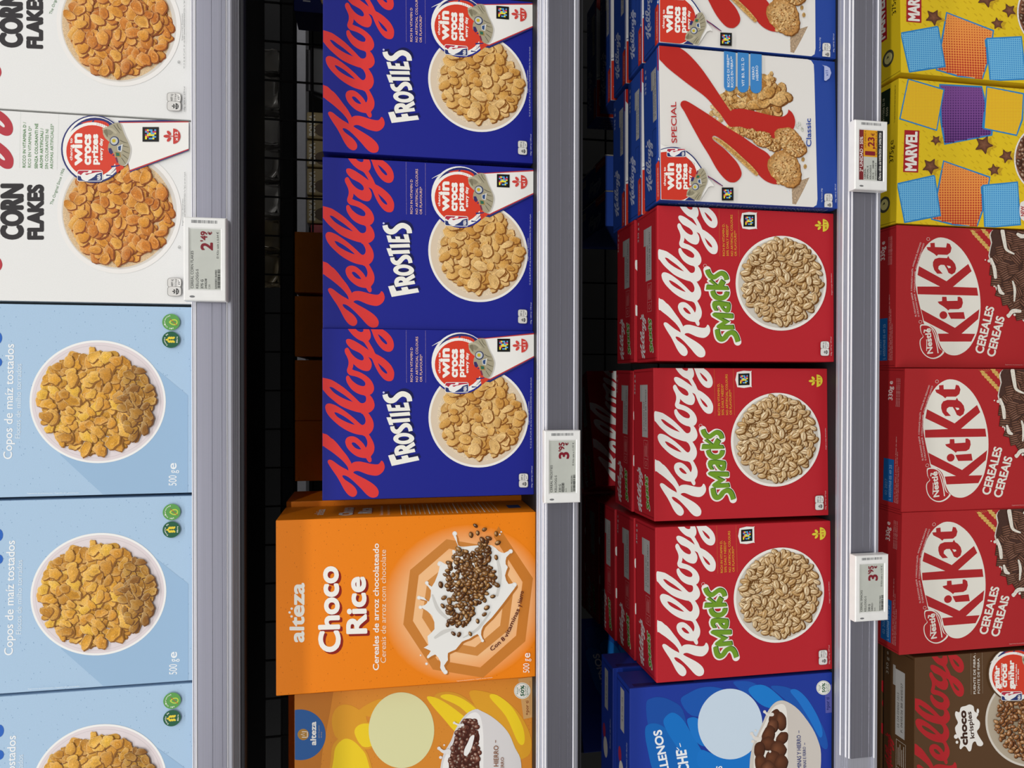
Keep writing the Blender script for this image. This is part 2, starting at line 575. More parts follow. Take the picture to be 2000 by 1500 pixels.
def flakes(A, c, rx, ry, n, size, pal, seed, mind, dark, elong=(0.5, 0.9), wob=0.10, inside=None):
    """a photographed heap of flakes: each flake its own outline, curl and the gap under it"""
    r = random.Random(seed)
    for p in scatter(c, rx, ry, n, r, mind):
        if inside and not inside(p):
            continue
        s = size * r.uniform(0.75, 1.3)
        e = r.uniform(*elong)
        a = r.uniform(0, 3.14)
        sd_ = seed + int(r.random() * 1e6)
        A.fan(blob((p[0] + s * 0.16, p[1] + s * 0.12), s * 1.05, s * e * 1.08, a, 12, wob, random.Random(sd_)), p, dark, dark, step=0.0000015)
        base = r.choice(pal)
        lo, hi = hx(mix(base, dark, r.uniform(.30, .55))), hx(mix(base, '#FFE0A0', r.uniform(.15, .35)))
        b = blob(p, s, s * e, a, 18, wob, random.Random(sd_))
        la = r.uniform(2.4, 4.4)
        if r.random() < .3:
            la += 3.14
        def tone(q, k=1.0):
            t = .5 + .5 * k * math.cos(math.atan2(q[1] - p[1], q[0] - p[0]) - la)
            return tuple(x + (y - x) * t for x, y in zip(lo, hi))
        cc = hx(base)
        P = [A.f(q) for q in b]
        C = [tone(q) for q in b]
        o = A.f((p[0] + s * .12 * r.uniform(-1, 1), p[1] + s * .12 * r.uniform(-1, 1)))
        for i in range(len(P)):
            A.tri([o, P[i - 1], P[i]], (cc, C[i - 1], C[i]))
        A.up(0.0000015)
        if r.random() < .45:
            q = (p[0] + s * .16, p[1] + s * e * .10)
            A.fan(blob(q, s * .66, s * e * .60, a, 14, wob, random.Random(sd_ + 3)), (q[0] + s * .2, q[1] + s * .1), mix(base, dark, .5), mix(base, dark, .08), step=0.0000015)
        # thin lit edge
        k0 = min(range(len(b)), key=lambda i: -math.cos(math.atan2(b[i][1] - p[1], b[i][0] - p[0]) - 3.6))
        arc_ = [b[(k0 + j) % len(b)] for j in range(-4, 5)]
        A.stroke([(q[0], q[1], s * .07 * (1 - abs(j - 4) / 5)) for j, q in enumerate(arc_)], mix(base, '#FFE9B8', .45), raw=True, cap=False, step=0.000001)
        for _ in range(2):
            q = (p[0] + s * r.uniform(-.45, .45), p[1] + s * e * r.uniform(-.45, .45))
            A.fan(blob(q, s * r.uniform(.12, .28), s * r.uniform(.06, .13), a + r.uniform(-.6, .6), 8, 0.2, r), q, mix(base, r.choice((dark, '#FFE0A0')), .35), base, step=0.0000008)
def grains(A, c, rx, ry, n, size, pal, seed, mind, dark, elong=0.58, crease=None, inside=None, amin=0.0, amax=3.14):
    r = random.Random(seed)
    for p in scatter(c, rx, ry, n, r, mind):
        if inside and not inside(p):
            continue
        s = size * r.uniform(0.8, 1.2)
        a = r.uniform(amin, amax)
        A.ell((p[0] + s * 0.2, p[1] + s * 0.12), s * 1.05, s * elong * 1.15, dark, a, 12, step=0.000001)
        c1, c2 = r.choice(pal), r.choice(pal)
        A.ell(p, s, s * elong, mix(c2, dark, 0.5), a, 14, col2=c1, step=0.0000015)
        A.ell((p[0] - s * 0.18, p[1] - s * 0.12), s * 0.62, s * elong * 0.55, c1, a, 10, col2=mix(c1, '#FFF6E0', 0.45), step=0.000001)
        if crease:
            ca, sa = math.cos(a), math.sin(a)
            A.stroke([(p[0] - s * .6 * ca, p[1] - s * .6 * sa, s * .06), (p[0], p[1], s * .16), (p[0] + s * .6 * ca, p[1] + s * .6 * sa, s * .06)], crease, cap=False, n=3, step=0.000001)
            if r.random() < 0.35:
                A.ell((p[0] + s * .8 * ca, p[1] + s * .8 * sa), s * .12, s * .12, dark, n=6, step=0.000001)

NAVI = ["mbkmyy", "ymbymk", "bkyykb", "bbbykb", "kmbyby", "bmykbk"]
def colour_code(A, x0, y0, x1, y1, border='#161616'):
    """the dark square tag with coloured cells"""
    A.poly([(x0, y0), (x1, y0), (x1, y1), (x0, y1)], border)
    cm = {'m': '#C2305E', 'b': '#5FA3D6', 'y': '#F0E03A', 'k': '#1A1A1A'}
    mx, my = (x1 - x0) * .16, (y1 - y0) * .16
    n = 6
    for i in range(n):
        for j in range(n):
            ch = NAVI[i][j]
            if ch == 'k':
                continue
            a, b = x0 + mx + (x1 - x0 - 2 * mx) * i / n, y0 + my + (y1 - y0 - 2 * my) * j / n
            sx, sy = (x1 - x0 - 2 * mx) / n, (y1 - y0 - 2 * my) / n
            A.poly([(a, b), (a + sx, b), (a + sx, b + sy), (a, b + sy)], cm[ch], step=0)
    A.up()
def portion_icon(A, c, s, col, txt, tcol):
    """half-bowl with three leaves above it and a number in it; s = bowl half-width in px"""
    x, y = c
    pts = [(x, y - s)] + [(x + s * .95 * math.sin(R(t)), y - s * math.cos(R(t))) for t in range(0, 181, 12)] + [(x, y + s)]
    A.poly(pts, col)
    A.ell((x - s * .85, y), s * .42, s * .2, col, 0, 12)
    A.ell((x - s * .55, y - s * .42), s * .36, s * .2, col, R(50), 12)
    A.ell((x - s * .55, y + s * .42), s * .36, s * .2, col, R(-50), 12)
    A.stroke([(x - s * .5, y), (x, y)], col, s * .1, raw=True)
    A.text(txt, (x + s * .62, y + s * .6), (x + s * .62, y - s * .6), s * .42, tcol, 0.02)
def nutri_pill(A, x0, y0, x1, y1, body='#DAD8D4'):
    """small four-lobed nutrition label"""
    mx, my = (x0 + x1) / 2, (y0 + y1) / 2
    w, h = x1 - x0, y1 - y0
    for cy in (y0 + h * .28, y1 - h * .25):
        pts = []
        for i in range(28):
            t = 2 * math.pi * i / 28
            cx_, sx_ = math.cos(t), math.sin(t)
            pts.append((mx + w * .5 * math.copysign(abs(cx_) ** .45, cx_), cy + h * .27 * math.copysign(abs(sx_) ** .45, sx_)))
        A.poly(pts, '#8A8884', step=0.00001)
        A.poly([(mx + (p[0] - mx) * .93, cy + (p[1] - cy) * .93) for p in pts], body)
    A.text('489 kJ', (x0 + w * .42, y0 + h * .48), (x0 + w * .42, y0 + h * .1), w * .17, '#3A3A3A', 0.01)
    A.text('115 kcal', (x0 + w * .66, y0 + h * .48), (x0 + w * .66, y0 + h * .08), w * .14, '#3A3A3A', 0.01)
    A.ell((x0 + w * .84, y0 + h * .28), w * .13, h * .17, '#F4F2EE')
    A.text('6%*', (x0 + w * .9, y0 + h * .4), (x0 + w * .9, y0 + h * .16), w * .16, '#2A2A2A', 0.02)
    portion_icon(A, (x0 + w * .62, y0 + h * .76), w * .22, '#3A3A3A', 'x', body)

def win_words(A, g, col='#F6F3EC'):
    A.text('chance to', g((325, 955)), g((325, 525)), g.k * 54, col, 0.035)
    A.text('win', g((516, 1055)), g((516, 430)), g.k * 205, col, 0.055)
    A.text('crocs', g((686, 1042)), g((686, 445)), g.k * 172, col, 0.055)
    A.text('prizes', g((820, 1036)), g((820, 445)), g.k * 128, col, 0.055)
    A.text('every day', g((908, 955)), g((908, 525)), g.k * 64, col, 0.045)
class Sub:
    def __init__(self, ax, ay, bx, by, k, flip=1):
        self.ax, self.ay, self.bx, self.by, self.k, self.fl = ax, ay, bx, by, k, flip
    def __call__(self, p):
        if isinstance(p, list):
            return [self(q) for q in p]
        return (self.bx + (p[0] - self.ax) * self.k, self.by + (p[1] - self.ay) * self.k * self.fl) + tuple(q * self.k for q in p[2:])
def clog_shoe(A, g):
    P = [(910,370),(930,330),(985,310),(1060,270),(1130,235),(1220,225),(1260,270),(1300,380),(1340,480),(1400,600),(1440,720),(1430,830),(1400,940),(1350,1030),(1290,1055),(1230,1030),(1190,970),(1150,900),(1120,820),(1040,800),(1010,740),(1020,640),(1040,590),(960,530),(920,450)]
    A.poly(g([(p[0] + 26, p[1] + 6) for p in P]), '#C9C6C0', smooth=3)
    A.poly(g(P), '#A79F86', smooth=3)
    A.poly(g([(930,380),(985,340),(1010,420),(1005,500),(960,490)]), '#7D765F', smooth=3)
    A.poly(g([(1015,330),(1080,330),(1120,400),(1060,470),(1010,440)]), '#8E8770', smooth=3)
    A.stroke(g([(920,350,40),(990,330,40),(1070,350,45),(1160,420,45)]), '#B8B096')
    A.stroke(g([(930,440,34),(980,520,38),(1050,580,40)]), '#B5AD92')
    for q in ([(1240,560,12),(1310,600,14),(1390,620,6)],[(1250,640,12),(1320,680,14),(1410,700,6)],[(1290,760,10),(1350,790,14),(1425,820,6)],[(1290,840,10),(1340,880,14),(1400,930,6)],[(1270,900,10),(1310,960,12),(1350,1020,6)],[(1180,250,10),(1220,330,12),(1270,380,6)],[(1120,270,10),(1180,350,12),(1240,430,6)]):
        A.stroke(g(q), '#5F5A48', cap=False)
    A.ell(g((1135, 580)), g.k * 90, g.k * 90, '#22305F')
    A.ell(g((1130, 578)), g.k * 72, g.k * 72, '#C3C6C4')
    A.ell(g((1125, 575)), g.k * 36, g.k * 36, '#C9B52E')
    A.poly(g([(1020,720),(1070,715),(1110,800),(1070,840),(1030,800)]), '#3C2F66')
    A.poly(g([(1190,680),(1260,650),(1300,640),(1270,790),(1200,770)]), '#D8D8D4')
    A.poly(g([(1205,690),(1265,665),(1255,770),(1210,755)]), '#2F4C7E')
    A.poly(g([(1140,790),(1240,800),(1260,890),(1150,880)]), '#B08A4A')
    A.poly(g([(1160,800),(1230,810),(1240,870),(1170,870)]), '#2F6A55')
    A.poly(g([(1150,900),(1180,890),(1210,990),(1180,1000)]), '#7C2F4C')
def league_logo(A, g, x0=415, y0=1140, x1=910, y1=1360):
    """upright blue and red badge with a white player figure and the letters NBA"""
    def rr(x0, y0, x1, y1, r):
        out = []
        for cx, cy, a in ((x1 - r, y1 - r, 0), (x0 + r, y1 - r, 90), (x0 + r, y0 + r, 180), (x1 - r, y0 + r, 270)):
            for t in range(0, 91, 18):
                out.append((cx + r * math.cos(R(a + t)), cy + r * math.sin(R(a + t))))
        return out
    w, h = x1 - x0, y1 - y0
    A.poly(g(rr(x0, y0, x1, y1, w * .09)), '#F2F0EC')
    A.poly(g([(x, y) for x, y in rr(x0 + 12, y0 + 12, x1 - 12, y1 - 12, w * .07)]), '#28366F')
    A.poly(g([(x0 + 16, y0 + 26), (x0 + 34, y0 + 14), (x1 - 30, y0 + 14), (x1 - 14, y0 + 26), (x1 - 14, y0 + h * .22), (x0 + w * .75, y0 + h * .34), (x0 + w * .45, y0 + h * .5), (x0 + 16, y0 + h * .5)]), '#B92F45')
    q = lambda a: [(x0 + w * u, y0 + h * v) for u, v in a]
    A.poly(g(q([(.02,.38),(.07,.33),(.12,.42),(.16,.44),(.21,.30),(.29,.19),(.40,.22),(.47,.03),(.55,.05),(.58,.16),(.53,.26),(.44,.28),(.31,.33),(.38,.44),(.48,.34),(.58,.30),(.72,.22),(.97,.16),(.97,.22),(.76,.36),(.68,.56),(.56,.74),(.46,.86),(.38,.98),(.30,.92),(.20,.84),(.16,.68),(.14,.55),(.04,.50)])), '#F2F0EC', smooth=2)
    A.text('NBA', g((x1 - 40, y1 - 26)), g((x1 - 40, y1 - h * .62)), g.k * 70, '#F2F0EC', 0.03)
def prize_badge(A, g, outer, tail, words=None):
    A.poly(tail[0], '#2B3170')
    A.ell(g((735, 735)), g.k * 632, g.k * 655, outer)
    A.poly(tail[1], '#C23A38')
    A.poly(tail[2], '#F0EEE9')
    A.ell(g((735, 730)), g.k * 600, g.k * 628, '#F4F2EC')
    A.ell(g((760, 715)), g.k * 560, g.k * 590, '#2B3170')
    A.poly(g([(480,235),(640,190),(760,178),(900,190),(1010,240),(1030,300),(900,300),(640,240)]), '#D9402A', smooth=2)
    A.stroke(g([(705, 215, 26), (740, 180, 26)]), '#2B3170', cap=False)
    A.ell(g((705, 775)), g.k * 560, g.k * 560, '#F4F2EC')
    A.ell(g((705, 775)), g.k * 500, g.k * 503, '#D9402A')
    A.poly(g([(1110,820),(1190,960),(1300,1050),(1320,1100),(1270,1130),(1180,1200)]), '#D9402A')
    for q in ([(1070,1075,36),(1240,1050,18)], [(975,1240,30),(1080,1240,12)], [(1100,860,24),(1150,840,16)]):
        A.stroke(g(q), '#2B3170', cap=False)
    for i in range(5):
        for j in range(4):
            A.ell(g((1090 + i * 34, 1110 + j * 26 - i * 4)), g.k * 6, g.k * 6, '#7A1F2E', n=6, step=0)
            A.ell(g((800 + i * 40, 205 + j * 20 + i * 10)), g.k * 6, g.k * 6, '#7A1F2E', n=6, step=0)
    A.up()
    (words or win_words)(A, g)
    clog_shoe(A, g)
    league_logo(A, g)

def carton(parent, w, h, d, mat, bev=0.0009):
    return bm_obj('carton', box_bm(0, w, 0, d, 0, h, bev), mat, parent)

def bowl(A, c, rx, ry, rim, inner, shade, k=0.94, sx=0.0):
    A.ell(c, rx, ry, rim, n=72)
    A.ell(c, rx * k, ry * k, shade, n=64, col2=inner)

def crease(A, pts, col, wd):
    A.stroke(pts, col, wd, raw=True, cap=False)

# ------------------------------------------------------------------ layout of the shelves (metres, z relative to the lens)
RT = (0.2045, -0.180, -0.576)               # top edges of the three price rails in view
S1, S2, S3, S4 = RT[0] - 0.001, RT[1] - 0.001, RT[2] - 0.001, -0.930
def to_picture(X, Y, Zz):
    c, s = math.cos(-YAW), math.sin(-YAW)
    a, b = c * X - s * (Y + 0.807), s * X + c * (Y + 0.807)
    dep = b * math.cos(PITCH) - Zz * math.sin(PITCH)
    vv = -Zz * math.cos(PITCH) - b * math.sin(PITCH)
    return (1000 + 1387 * vv / dep, 750 - 1387 * a / dep)
def face_art(X, Y, Zs, w, h, rz=0.0):
    """Art for the front of a carton standing at X, Y; the artwork was measured off that carton's front"""
    c, s = math.cos(R(rz)), math.sin(R(rz))
    q = [to_picture(X + u * c, Y + u * s, Zs + v) for u, v in ((0, 0), (w, 0), (w, h), (0, h))]
    return Art(homog(q, w, h), w, h)
def top_art(X, Y, Zt, w, d, rz=0.0):
    c, s = math.cos(R(rz)), math.sin(R(rz))
    q = [to_picture(X + u * c - v * s, Y + u * s + v * c, Zt) for u, v in ((0, 0), (w, 0), (w, d), (0, d))]
    return Art(homog(q, w, d), w, d)
def metric_art(w, h):
    A = Art(lambda p: p, w, h)
    A.hand = -1.0
    return A
def stand(root, X, Y, Zs, rz=0.0):
    root.location = (X, Y, Zs + CZ)
    root.rotation_euler = (0, 0, R(rz))
    return root
def put(proto, X, Y, Zs, rz, label, group, cat='cereal box'):
    o = copy_tree(proto)
    stand(o, X, Y, Zs, rz)
    tag(o, label, cat, group)
    return o

# ------------------------------------------------------------------ room shell
FLOOR = plain('floor_tile', '#8F8D89', 0.35)
def struct(name, bm, mat):
    o = bm_obj(name, bm, mat)
    o['kind'] = 'structure'
    return o
struct('floor', box_bm(-5, 5, -7, 3, -0.05, 0.0), FLOOR)
struct('ceiling', box_bm(-5, 5, -7, 3, 3.2, 3.25), plain('ceiling_paint', '#6E6E70', 0.9))

STEEL = plain('black_powder_coated_steel', '#1B1B1E', 0.55, 0.0, 0.35)
STEEL2 = plain('dark_grey_steel', '#2A2A30', 0.5, 0.2, 0.4)
RAIL = rail_mat('grey_extruded_rail', '#A6A7B2', 0.34, 0.35)
RIDGE = rail_mat('pale_rail_ridge', '#F0F0FA', 0.15, 0.0)
INSERT = rail_mat('grey_label_insert', '#83838F', 0.30, 0.7)
CLEAR = clear_mat('clear_plastic_strip', '#D8DCE8', 0.28)
WIRE = plain('black_wire', '#0D0D0F', 0.5)

def extrude(name, prof, x0, x1, mat, parent):
    n = len(prof)
    vs = [(x0, y, z) for y, z in prof] + [(x1, y, z) for y, z in prof]
    fs = [(i, (i + 1) % n, n + (i + 1) % n, n + i) for i in range(n)] + [tuple(range(n))[::-1], tuple(range(n, 2 * n))]
    o = mesh_obj(name, vs, fs, mat, parent)
    bm = bmesh.new()
    bm.from_mesh(o.data)
    bmesh.ops.recalc_face_normals(bm, faces=bm.faces[:])
    bm.to_mesh(o.data)
    bm.free()
    return o
def shelf(zt, label, ins=None):
    root = empty('gondola_shelf', (0, 0, zt + CZ))
    tag(root, label, 'shelf', 'gondola shelves')
    bm_obj('shelf_board', box_bm(-1.25, 1.25, 0.0215, 0.440, -0.010, -0.001, 0.001), STEEL, root)
    bm_obj('board_flange', box_bm(-1.25, 1.25, 0.0215, 0.0245, -0.050, -0.0102, 0.0008), STEEL, root)
    bm_obj('board_flange', box_bm(-1.25, 1.25, 0.0250, 0.0480, -0.0510, -0.0480, 0.0008), STEEL, root)
    bm_obj('front_lip', box_bm(-1.25, 1.25, 0.0135, 0.0213, -0.0545, -0.0445, 0.0008), STEEL2, root)
    body = [(.0210, 0), (.0176, 0), (.0172, -.0012), (.0105, -.0022), (.0100, -.0040), (.0078, -.0036), (.0072, -.0055), (.0050, -.0050), (.0044, -.0068),
            (.0020, -.0062), (.0012, -.0090), (.0012, -.0390), (-.0022, -.0393), (-.0028, -.0405), (-.0028, -.0440), (-.0016, -.0455),
            (.0030, -.0455), (.0034, -.0470), (.0070, -.0470), (.0074, -.0485), (.0120, -.0485), (.0130, -.0500), (.0210, -.0500)]
    rail = extrude('price_rail', body, -1.25, 1.25, RAIL, root)
    x0 = ins if ins is not None else -1.25
    extrude('label_insert', [(.0009, -.0094), (-.0003, -.0094), (-.0003, -.0240), (-.0007, -.0242), (-.0003, -.0244), (-.0003, -.0340), (-.0006, -.0342), (-.0003, -.0344), (-.0003, -.0385), (.0009, -.0385)], x0, 1.25, INSERT, rail)
    for a, b, t in ((-.0009, -.0024, .0100), (-.0044, -.0060, .0040), (-.0068, -.0082, .0008), (-.0394, -.0404, -.0034)):
        extrude('rail_ridge', [(t + .0012, a), (t, a - .0002), (t - .0004, (a + b) / 2), (t, b), (t + .0012, b)], x0, 1.25, RIDGE, rail)
    return root
shelf(RT[0], 'black steel shelf with grey price rail under the pale blue and white boxes')
shelf(RT[1], 'black steel shelf with grey price rail under the deep blue and orange boxes')
shelf(RT[2], 'black steel shelf with grey price rail under the red boxes with white script', -0.4835)
sh4 = empty('gondola_shelf', (0, 0, S4 + 0.001 + CZ))
tag(sh4, 'black steel shelf carrying the yellow, dark red and brown boxes', 'shelf', 'gondola shelves')
bm_obj('shelf_board', box_bm(-1.25, 1.25, 0.0, 0.440, -0.035, -0.001, 0.001), STEEL, sh4)
bm_obj('price_rail', box_bm(-1.25, 1.25, -0.012, 0.0, -0.050, -0.001, 0.001), RAIL, sh4)

frame = empty('gondola_rack', (0, 0, 0))
tag(frame, 'black steel gondola rack with wire mesh behind the shelves', 'rack')
for x in (-1.275, 1.275):
    bm_obj('upright', box_bm(x - 0.02, x + 0.02, 0.42, 0.47, 0.0, 2.40, 0.002), STEEL, frame)
bm_obj('base_plinth', box_bm(-1.25, 1.25, 0.03, 0.440, 0.001, 0.12, 0.002), STEEL, frame)
bm_obj('cross_bar', box_bm(-1.25, 1.25, 0.452, 0.47, 1.73, 1.76, 0.001), STEEL, frame)
bm_obj('cross_bar', box_bm(-1.25, 1.25, 0.452, 0.47, 1.215, 1.245, 0.001), STEEL, frame)
bm_obj('added_light_block', box_bm(-1.25, 1.25, 0.4505, 0.4515, 1.765, 2.40, 0.0003), STEEL, frame)  # unseen sheet, added to keep ceiling light off the packs behind the mesh
vw = box_bm(-0.0014, 0.0014, 0.4430, 0.4458, 0.30, 2.05)
vme = bpy.data.meshes.new('vertical_wire')
vw.to_mesh(vme)
vw.free()
vme.materials.append(WIRE)
for i in range(-19, 19):
    o = bpy.data.objects.new('vertical_wire', vme)
    COL.objects.link(o)
    o.parent = frame
    o.location = (0.0432 + i * 0.0652, 0, 0)
hw = box_bm(-1.25, 1.25, 0.4460, 0.4488, -0.0014, 0.0014)
hme = bpy.data.meshes.new('horizontal_wire')
hw.to_mesh(hme)
hw.free()
hme.materials.append(WIRE)
for i in range(33):
    o = bpy.data.objects.new('horizontal_wire', hme)
    COL.objects.link(o)
    o.parent = frame
    o.location = (0, 0, 0.322 + i * 0.0519)

# ------------------------------------------------------------------ electronic price tags
TAGW = plain('white_tag_plastic', '#ECECEA', 0.35)
SCREEN = plain('grey_display', '#BFC2BA', 0.25)
GR = plain('grey_display_lettering', '#3A3A3A', 0.5)
def tag_art(w, h):
    g = homog([(492, 930), (490, 32), (48, 30), (48, 935)], w, h)
    return Art(g, w, h, 0.0)
def bars(A, x0, x1, y0, y1, n, seed, col, along='y'):
    r = random.Random(seed)
    if along == 'y':
        y = y0
        st = (y1 - y0) / n
        for i in range(n):
            wd = st * r.uniform(.25, .8)
            A.poly([(x0, y), (x1, y), (x1, y + wd), (x0, y + wd)], col, step=0)
            y += st
    else:
        x = x0
        st = (x1 - x0) / n
        for i in range(n):
            wd = st * r.uniform(.3, .85)
            A.poly([(x, y0), (x + wd, y0), (x + wd, y1), (x, y1)], col, step=0)
            x += st
    A.up()
def price_tag(X0, X1, Z0, Z1, label, draw):
    w, h = X1 - X0, Z1 - Z0
    root = empty('price_tag', (X0, -0.0145, Z0 + CZ), 0, R(0))
    tag(root, label, 'price tag', 'electronic price tags on the rails')
    # housing: a bevelled slab with a sunken window
    sx0, sx1, sz0, sz1 = w * .140, w * .862, h * .128, h * .862
    bm = bmesh.new()
    o = [(0, 0), (w, 0), (w, h), (0, h)]
    i1 = [(sx0, sz0), (sx1, sz0), (sx1, sz1), (sx0, sz1)]
    def ring(pts, y):
        return [bm.verts.new((x, y, z)) for x, z in pts]
    e = .0010
    back = ring(o, .0118)
    mid = ring(o, .0010)
    frt = ring([(e, e), (w - e, e), (w - e, h - e), (e, h - e)], 0)
    win = ring([(sx0 - .0014, sz0 - .0010), (sx1 + .0014, sz0 - .0010), (sx1 + .0014, sz1 + .0010), (sx0 - .0014, sz1 + .0010)], 0)
    ins = ring(i1, .0010)
    for a, b in ((back, mid), (mid, frt), (frt, win), (win, ins)):
        for k in range(4):
            bm.faces.new((a[k], a[(k + 1) % 4], b[(k + 1) % 4], b[k]))
    bm.faces.new(back)
    bmesh.ops.recalc_face_normals(bm, faces=bm.faces[:])
    bm_obj('housing', bm, TAGW, root)
    bm_obj('display', box_bm(sx0 - .0002, sx1 + .0002, .00098, .0025, sz0 - .0002, sz1 + .0002), SCREEN, root)
    A = tag_art(w, h)
    A.z = -0.0009
    A.part('display_lettering')
    draw(A)
    A.part('barcode_sticker')
    A.z = 0.00006
    bars(A, 130, 405, 62, 95, 30, 5, '#77787A', 'x')
    A.part('status_light')
    A.ell((138, 888), 28, 12, '#77787A')
    A.build(root)
    return root
RED = '#7E1D2B'
DK = '#2E3030'
def tag_plain(name, grams, code, inv, small, big, cents, kilo, num):
    def draw(A):
        A.text(name, (148, 798), (148, 798 - 22.5 * len(name)), 28, DK, 0.004)
        A.text('KELLOGG-S', (200, 798), (200, 590), 27, DK, 0.004)
        A.text(grams, (252, 798), (252, 700), 27, DK, 0.016)
        if inv:
            A.poly([(262, 797), (262, 685), (292, 685), (292, 797)], DK)
            A.text(code, (289, 793), (289, 690), 23, '#BFC2BA', 0.01)
        else:
            A.text(code, (288, 797), (288, 690), 22, DK, 0.01)
        A.text(small, (323, 797), (323, 752), 18, '#6A6C6A')
        A.text(big, (352, 384), (352, 298), 128, RED, 0.035)
        A.text("'" + cents, (293, 290), (293, 178), 70, RED, 0.03)
        A.text('€', (342, 216), (342, 180), 42, RED, 0.03)
        A.text(kilo, (412, 466), (412, 183), 22, '#585A58')
        A.text(num, (394, 797), (394, 592), 20, DK, 0.008)
        bars(A, 401, 428, 585, 797, 26, 3, DK, 'y')
    return draw
def tag_offer(A):
    A.poly([(111, 804), (111, 156), (170, 156), (170, 804)], '#7C2A2E')
    A.poly([(170, 500), (170, 156), (356, 156), (356, 500)], '#D99A22')
    A.poly([(356, 804), (356, 156), (434, 156), (434, 804)], '#26262A')
    A.text('2ª UNIDAD - 50%', (160, 700), (160, 245), 42, '#EDE6E2', 0.012)
    A.text('LA 2ª UNIDAD A', (203, 385), (203, 165), 22, '#5A3A14', 0.006)
    A.text('1', (328, 482), (328, 428), 140, RED, 0.03)
    A.text(',23', (318, 395), (318, 245), 92, RED, 0.03)
    A.text('€', (318, 228), (318, 190), 48, RED, 0.01)
    A.text('CEREAL', (200, 790), (200, 655), 22, DK, 0.01)
    A.text('SPECIAL K', (236, 790), (236, 615), 22, DK, 0.01)
    A.text('KELLOGG-S', (275, 790), (275, 610), 22, DK, 0.01)
    A.text('335 G', (312, 790), (312, 705), 22, DK, 0.01)
    A.text('340108', (312, 650), (312, 548), 22, DK, 0.01)
    A.text('LA UNIDAD A 2.45 €', (345, 790), (345, 575), 18, DK, 0.004)
    A.text('El kilo sale a 7.31 €', (350, 470), (350, 170), 16, '#5A3A14', 0.002)
    A.text('Oferta válida del 04/06/2026 al 24/06/2026', (408, 792), (408, 180), 32, '#EDEBE6', 0.008)
price_tag(.0803, .1680, .1630, .2050, "white electronic price tag reading 2'49, below the white corn flake box", tag_plain('CEREAL CORN FLAKES', '375 G', '340538', False, '120', '2', '49', 'El Kilo sale a 6.64 €', '5050083184983'))
price_tag(-.1438, -.0605, -.2247, -.1822, "white electronic price tag reading 3'95 on the rail under the deep blue boxes", tag_plain('CEREAL FROSTIES', '330 G', '340451', True, 'S/0', '3', '95', 'El Kilo sale a 11.97 €', '5059319025291'))
price_tag(-.3042, -.2213, -.6262, -.5799, "white electronic price tag reading 3'95 on the rail under the red boxes", tag_plain('CEREAL SMACKS', '330 G', '340521', False, 'S/0', '3', '95', 'El Kilo sale a 11.97 €', '5059319021965'))
price_tag(.2349, .3212, -.6211, -.5758, 'white electronic price tag with orange and dark red offer panel reading 1,23', tag_offer)

# ------------------------------------------------------------------ white corn flake carton
CF = (0.0803, 0.022, S1, 0.199, 0.260)
def corn_flake_box():
    X, Y, s, w, h = CF
    root = empty('cereal_box')
    carton(root, w, h, 0.075, card_mat('white_card', '#EAEAE8'))
    A = face_art(X, Y, s, w, h)
    z = Z(0, 200, 3.75)
    A.part('brand_lettering')
    script_logo(A, '#B8333F')
    A.part('product_lettering')
    A.text('CORN', z((174, 1006)), z((174, 588)), 45, '#2B282A', 0.06)
    A.text('FLAKES', z((322, 1006)), z((322, 600)), 32, '#2B282A', 0.055)
    A.text('The Original Since 1906', z((384, 752)), z((474, 488)), 5.6, '#5E8A5E')
    A.part('claims_lettering')
    A.dots(z((143, 478)), z((152, 70)), 60, 0.35, '#8FA08F')
    A.dots(z((418, 492)), z((432, 80)), 60, 0.35, '#8FA08F')
    for t, x, y0, y1, b in (('RICCO IN VITAMINA D /', 187, 478, 145, .012), ('RICO EN VITAMINA D*', 226, 478, 175, 0), ('SENZA COLORANTI NÉ', 275, 485, 155, .012), ('AROMI ARTIFICIALI /', 313, 485, 190, .012), ('SIN COLORANTES NI', 351, 488, 198, 0), ('AROMAS ARTIFICIALES*', 388, 488, 158, 0)):
        A.text(t, z((x, y0)), z((x + 4, y1)), 6.0, '#5B8F55', b)
    A.part('bowl_picture')
    c = z((874, 800))
    bowl(A, c, 121, 121, '#EFECE8', '#E6D6C0', '#D8D2CA', 0.93)
    A.part('cereal_picture', FOOD)
    A.ell(z((866, 805)), 108, 108, '#DDBF96', n=50, col2='#B87B34')
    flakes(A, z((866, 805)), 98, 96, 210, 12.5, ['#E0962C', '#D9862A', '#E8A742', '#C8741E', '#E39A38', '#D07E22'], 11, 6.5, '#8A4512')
    A.part('prize_badge')
    g = Sub(515, 1050, 162.1, 324.0, 0.101)
    prize_badge(A, g, '#2B3170', (z([(870, 138), (1385, 130), (1385, 356), (955, 516)]), z([(880, 148), (1385, 142), (1385, 350), (955, 508)]), z([(880, 155), (1385, 150), (1385, 342), (955, 498)])))
    colour_code(A, *z((1048, 185)), *z((1167, 292)))
    portion_icon(A, z((1272, 252)), 15, '#C8403A', 'x12', '#F0EEE9')
    A.part('small_print')
    nutri_pill(A, *z((1230, 1285)), *z((1333, 1418)))
    A.text('Imagini a scopo dimostrativo', z((1346, 905)), z((1346, 710)), 2.6, '#4A4A48')
    A.text('*IT, CY, ES, GR, PT, & MT, 18+ only. Enter between 06/04/2026 & 05/07/2026. For T&Cs see side of pack.', z((1362, 1110)), z((1362, 512)), 2.8, '#4A4A48')
    A.text('100g: 1604 kJ / 378 kcal', z((1362, 1420)), z((1362, 1240)), 2.8, '#4A4A48')
    A.text('®', z((1328, 1076)), z((1328, 1052)), 5.5, '#4A4A48')
    A.build(root)
    return root
cfb = corn_flake_box()
stand(cfb, CF[0], CF[1], CF[2])
tag(cfb, "white cereal box with bowl of corn flakes, standing above the 2'49 tag", 'cereal box', 'white corn flake boxes')
